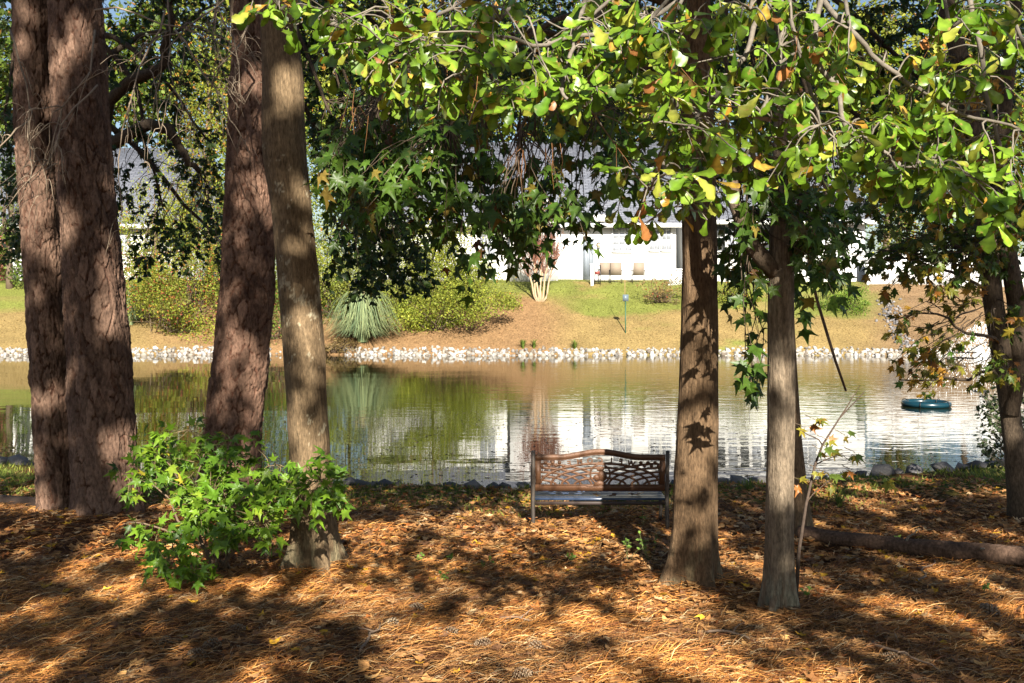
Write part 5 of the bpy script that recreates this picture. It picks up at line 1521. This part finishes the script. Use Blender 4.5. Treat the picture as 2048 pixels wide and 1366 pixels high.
# ---- small weeds in the litter
wcl = colpool((0.10, 0.19, 0.03), (0.20, 0.30, 0.06), ())
for i, (px, py, hp, n_, lab) in enumerate([(1255, 1128, 42, 26, 'largest green weed seedling, between bench and thick trunk'), (1300, 1130, 48, 30, 'leafy green weed at the foot of the thick trunk'), (1285, 1060, 26, 8, 'tiny green seedling just in front of the bench legs'), (895, 1165, 22, 12, 'small green weed below the bench, left'), (975, 1140, 14, 8, 'small green weed in dappled shade, centre'), (1150, 1135, 14, 9, 'small green weed beneath the bench centre'), (905, 1130, 12, 6, 'tiny weed above the left small weed'), (1962, 1190, 20, 12, 'small ferny green weed at right below the log'), (1790, 1100, 26, 12, 'green weed growing just behind the log'), (1610, 1205, 20, 6, 'bright green seedling beside the slender oak foot'), (840, 1130, 12, 6, 'tiny weed left of the other centre weeds')]):
    D = dist_at(py); x = hx(px, D); z = Gs(x, D)
    wd_ = thing('weed', (x, D, z), lab, 'weed', 'weeds in the litter')
    L = []; tg = Geo(); h_ = hp / FPX * D
    for k in range(max(2, n_ // 6)):
        q = np.array([x + rng.normal(0, 0.035 + 0.2 * h_), D + rng.normal(0, 0.05), z + h_ * rng.uniform(0.6, 1.1) + 0.03])
        spray(L, tg, np.array([x, D, z]), q, 6, 0.036, wcl, up=0.9, whorl=False, r0=0.002, twig_col=np.array([0.12, 0.14, 0.05]))
    pos = np.array([l[0] for l in L]); g = Geo()
    leaves_geo(g, T_SM, pos, frames(np.array([l[1] for l in L]), np.array([l[2] for l in L])), np.array([l[3] for l in L]), np.array([l[4] for l in L]))
    link('leaves', g.mesh('leaves', True), M_STAR, wd_); link('stem', tg.mesh('stem', True), M_TWIG, wd_)
for (px, D, h_, lab) in [(1678, 10.6, 0.26, 'green grass tuft near the water right of the slender oak'), (1498, 11.6, 0.22, 'straggly grass tuft at the water between the right trunks')]:
    x = hx(px, D); z = Gs(x, D)
    gt = thing('grass_tuft', (x, D, z), lab, 'grass', 'tufts on the near bank')
    g = Geo(); blades(g, [x, D, z], 80, h_, 0.22, (0.10, 0.18, 0.04), (0.22, 0.27, 0.08), 0.004)
    link('blades', g.mesh('blades'), M_GRASS, gt)

# ------------------------------------------------------------------ the bench, seen from behind
BD = 9.3; bxc = hx(1200, BD); bz0 = Gs(bxc, BD)
bench = thing('garden_bench', (bxc, BD, bz0), 'cast metal garden bench with WELCOME lettered back, facing the pond', 'bench')
M_BRZ = mat_plain('bronze_cast_metal', (0.115, 0.055, 0.028), 0.5, metal=0.15, var=0.35, scale=14, bump=0.25, bscale=90)
M_IRON = mat_plain('worn_grey_iron', (0.085, 0.07, 0.058), 0.55, metal=0.2, var=0.3, scale=20, bump=0.2)
M_SLAT = mat_plain('glossy_dark_slat', (0.04, 0.06, 0.11), 0.28, var=0.25, scale=10, spec=0.8)
M_BOARD = mat_plain('dark_seat_board', (0.05, 0.035, 0.03), 0.6)
Wd, zbot, ztop = 0.605, 0.355, 0.70         # half width, bottom and top of the back panel above ground
def arch(u):      # extra height of the top edge
    return 0.052 * 0.5 * (1 + np.cos(np.pi * np.clip(np.abs(u) / 0.40, 0, 1)))
TH = 0.012
lean = lambda z: -0.10 * (z - zbot)          # the back leans towards the viewer
def slab(uz_out, closed=True):
    pass
def strip(pts, wd, th=TH, y0=0.0):
    """flat bar following pts (u, z) in the plane of the back"""
    pts = np.asarray(pts, float)
    t = np.gradient(pts, axis=0); t /= np.linalg.norm(t, axis=1)[:, None] + 1e-9
    nrm = np.c_[-t[:, 1], t[:, 0]]
    a_, b_ = pts + nrm * wd / 2, pts - nrm * wd / 2
    n_ = len(pts)
    V = []
    for q, yy in ((a_, -th / 2), (b_, -th / 2), (b_, th / 2), (a_, th / 2)):
        V.append(np.c_[bxc + q[:, 0], BD + y0 + yy + lean(q[:, 1]), bz0 + q[:, 1]])
    V = np.concatenate(V)
    F = []
    for k in range(4):
        k2 = (k + 1) % 4
        for i in range(n_ - 1):
            F += [[k * n_ + i, k * n_ + i + 1, k2 * n_ + i + 1], [k * n_ + i, k2 * n_ + i + 1, k2 * n_ + i]]
    F += [[0, n_, 2 * n_], [0, 2 * n_, 3 * n_], [n_ - 1, 3 * n_ - 1, 2 * n_ - 1], [n_ - 1, 4 * n_ - 1, 3 * n_ - 1]]
    return V, np.array(F)
def band(name, strips, mat=M_BRZ, parent=None):
    g = Geo()
    for s_ in strips: g.add(*s_)
    return link(name, g.mesh(name), mat, parent)
u = np.linspace(-Wd, Wd, 61)
panel = band('back_panel', [strip(np.c_[u, ztop - 0.028 + arch(u)], 0.056)], parent=bench)
band('side_rail', [strip([[-Wd + 0.026, zbot + 0.062], [-Wd + 0.026, ztop - 0.057]], 0.052)], parent=panel)
band('side_rail', [strip([[Wd - 0.026, zbot + 0.062], [Wd - 0.026, ztop - 0.057]], 0.052)], parent=panel)
band('lower_rail', [strip([[-Wd, zbot + 0.031], [Wd, zbot + 0.031]], 0.062)], parent=panel)
band('lower_bead', [strip([[-Wd + .06, zbot + 0.058], [-0.14, zbot + 0.058], [-0.11, zbot + 0.044], [-0.02, zbot + 0.044], [0.02, zbot + 0.058], [Wd - .06, zbot + 0.058]], 0.006, 0.006, -0.0092)], parent=panel)
u1 = np.linspace(-Wd + 0.06, Wd - 0.06, 41)
band('upper_bead', [strip(np.c_[u1, ztop - 0.052 + arch(u1)], 0.006, 0.006, -0.0092)], parent=panel)
# crossing arcs of the openwork
zl0 = zbot + 0.055
def ell(cu, a_, b_, n_=46):
    t = np.linspace(0, np.pi, n_)
    pts = np.c_[cu + a_ * np.cos(t), zl0 + b_ * np.sin(t)]
    ok = (np.abs(pts[:, 0]) < Wd - 0.045) & (pts[:, 1] < ztop - 0.045 + arch(pts[:, 0]))
    return pts[ok]
arcs = []
for k_, (a_, b_) in enumerate([(0.56, 0.205), (0.46, 0.165), (0.36, 0.115), (0.24, 0.07)]):
    arcs.append(ell(0.0, a_, b_))
for sg in (-1, 1):
    for a_, b_ in [(0.62, 0.205), (0.52, 0.165), (0.42, 0.125), (0.31, 0.085), (0.19, 0.05)]:
        arcs.append(ell(sg * 0.60, a_, b_))
for k_, pts in enumerate(arcs):
    if len(pts) < 3: continue
    if k_ >= 4: pts = pts[np.abs(pts[:, 0]) > 0.06]
    if len(pts) < 3: continue
    band('arc_bar', [strip(pts, 0.020 if k_ else 0.022, TH * (0.96 - 0.015 * k_))], parent=panel)
t = np.linspace(0, 2 * np.pi, 41)
band('ring', [strip(np.c_[0.092 * np.cos(t), zl0 + 0.105 + 0.092 * np.sin(t)], 0.016, TH * 1.3)], parent=panel)
# emblem inside the ring: a plump pear shape with leaves above and a foot below
def plate(pts, th=0.014, y0=-0.002):
    pts = np.asarray(pts); n_ = len(pts)
    V = np.concatenate([np.c_[bxc + pts[:, 0], BD + y0 + s_ * th / 2 + lean(pts[:, 1]), bz0 + pts[:, 1]] for s_ in (-1, 1)])
    c0 = pts.mean(0)
    V = np.concatenate([V, [[bxc + c0[0], BD + y0 - th * 0.9 + lean(c0[1]), bz0 + c0[1]], [bxc + c0[0], BD + y0 + th * 0.9 + lean(c0[1]), bz0 + c0[1]]]])
    F = []
    for i in range(n_):
        j = (i + 1) % n_
        F += [[i, j, 2 * n_], [n_ + j, n_ + i, 2 * n_ + 1], [i, n_ + i, n_ + j], [i, n_ + j, j]]
    return V, np.array(F)
t = np.linspace(0, 2 * np.pi, 28, endpoint=False)
zc = zl0 + 0.105
g = Geo()
g.add(*plate(np.c_[0.045 * np.cos(t) + 0.018, zc - 0.02 + 0.052 * np.sin(t)]))
g.add(*plate(np.c_[-0.03 + 0.035 * np.cos(t), zc - 0.035 + 0.03 * np.sin(t)], 0.0125))
for a_ in (-0.9, -0.45, 0.0, 0.45, 0.9):
    r_ = 0.046; d0 = np.array([math.sin(a_), math.cos(a_)]); n0 = np.array([d0[1], -d0[0]])
    c0 = np.array([0.0, zc + 0.03])
    g.add(*plate([c0 - n0 * 0.008, c0 + d0 * r_ * 0.5 - n0 * 0.017, c0 + d0 * r_ * 1.15, c0 + d0 * r_ * 0.5 + n0 * 0.017, c0 + n0 * 0.008], 0.010 + 0.0013 * a_, -0.003))
g.add(*plate([[-0.07, zl0 - 0.01], [-0.05, zl0 + 0.022], [0, zl0 + 0.05], [0.05, zl0 + 0.022], [0.07, zl0 - 0.01]], 0.0135))
link('emblem', g.mesh('emblem'), M_BRZ, panel)
# letters: read WELCOME from the pond side, so mirrored from here
def letter(ch, u0, z0, ang, size):
    cu = bpy.data.curves.new('letter', 'FONT'); cu.body = ch; cu.size = size; cu.extrude = 0.006; cu.align_x = 'CENTER'; cu.resolution_u = 3; cu.offset = 0.003
    ob = bpy.data.objects.new('letter_curve', cu); S.collection.objects.link(ob)
    dg = bpy.context.evaluated_depsgraph_get()
    me = bpy.data.meshes.new_from_object(ob.evaluated_get(dg))
    bpy.data.objects.remove(ob)
    # text plane (x, y) -> seen from +y: x points to -X
    M4 = Matrix.Translation((bxc + u0, BD + lean(z0), bz0 + z0)) @ Matrix.Rotation(ang, 4, 'Y') @ Matrix(((-1, 0, 0, 0), (0, 0, 1, 0), (0, 1, 0, 0), (0, 0, 0, 1)))
    me.transform(M4); me.name = 'letter'
    return link('letter', me, M_BRZ, panel)
for i, ch in enumerate('WELCOME'):
    uu = 0.285 - i * 0.095           # W on the viewer's right
    zz = zl0 + 0.205 * math.sqrt(max(0, 1 - (uu / 0.56) ** 2)) + 0.006
    letter(ch, uu, zz, 0.75 * math.atan2(0.222 * uu / 0.56 ** 2, math.sqrt(1 - (uu / 0.56) ** 2)), 0.068)
for sg in (-1, 1):      # leafy scrolls either side of the word
    g = Geo()
    g.add(*strip([[sg * 0.335, zl0 + 0.19], [sg * 0.40, zl0 + 0.198], [sg * 0.48, zl0 + 0.205], [sg * 0.57, zl0 + 0.20]], 0.01, 0.0105))
    for k_ in range(7):
        uu = sg * (0.345 + 0.033 * k_); zz = zl0 + 0.196 + (0.018 if k_ % 2 else -0.014)
        g.add(*plate(np.c_[uu + 0.017 * np.cos(t), zz + 0.015 * np.sin(t)], 0.009 + 0.0006 * k_))
    link('leaf_scroll', g.mesh('leaf_scroll'), M_BRZ, panel)
# frame ends: rear posts, front legs, arm rests
for sg in (-1, 1):
    e = thing  # noqa
    xx = bxc + sg * (Wd + 0.02)
    def tb(pts, r0, name, mat=M_IRON, sides=8):
        g = Geo(); g.add(*tube(np.array(pts), r0, sides)); return link(name, g.mesh(name, True), mat, bench)
    tb([[xx, BD - 0.05, bz0 + 0.735], [xx, BD - 0.03, bz0 + 0.55], [xx, BD + 0.0, bz0 + 0.33], [xx, BD + 0.0, bz0 + 0.15], [xx, BD - 0.06, bz0 - 0.06]], 0.019, 'rear_leg')
    tb([[xx, BD + 0.42, bz0 + 0.48], [xx, BD + 0.40, bz0 + 0.28], [xx, BD + 0.39, bz0 + 0.12], [xx, BD + 0.43, bz0 - 0.08]], 0.017, 'front_leg')
    tb([[xx, BD - 0.03, bz0 + 0.52], [xx, BD + 0.15, bz0 + 0.54], [xx, BD + 0.34, bz0 + 0.53], [xx, BD + 0.45, bz0 + 0.50], [xx, BD + 0.46, bz0 + 0.46]], 0.018, 'armrest')
    tb([[xx, BD + 0.0, bz0 + 0.25], [xx, BD + 0.40, bz0 + 0.235]], 0.014, 'seat_rail')
for k_ in range(5):
    y0 = BD + 0.035 + k_ * 0.085
    boxes('seat_slat', [(bxc - Wd - 0.02, bxc + Wd + 0.02, y0, y0 + 0.062, bz0 + 0.255 + 0.002 * abs(k_ - 2), bz0 + 0.277 + 0.002 * abs(k_ - 2))], M_SLAT, bench)
boxes('stretcher', [(bxc - Wd - 0.01, bxc + Wd + 0.01, BD + 0.01, BD + 0.028, bz0 + 0.222, bz0 + 0.252)], M_BOARD, bench)
# leaves lying on the seat
for i, (du, lab) in enumerate([(-0.02, 'brown curled leaf on the bench seat, middle'), (0.33, 'brown leaf on the bench seat, towards the right end'), (0.40, 'brown leaf at the right end of the bench seat'), (0.12, 'small dark leaf on the bench seat, just right of middle')]):
    key = [k_ for k_ in _leafmesh if k_[0] == 'dead'][i * 3]
    o = link('fallen_leaf', _leafmesh[key], M_DEAD, None, (bxc + du, BD + 0.12 + 0.05 * (i % 3), bz0 + 0.288))
    o.scale = (0.1, 0.1, 0.1); o.rotation_euler = (0.1, 0.1, i * 1.7)
    tag(o, lab, 'leaf', 'leaves on the bench')
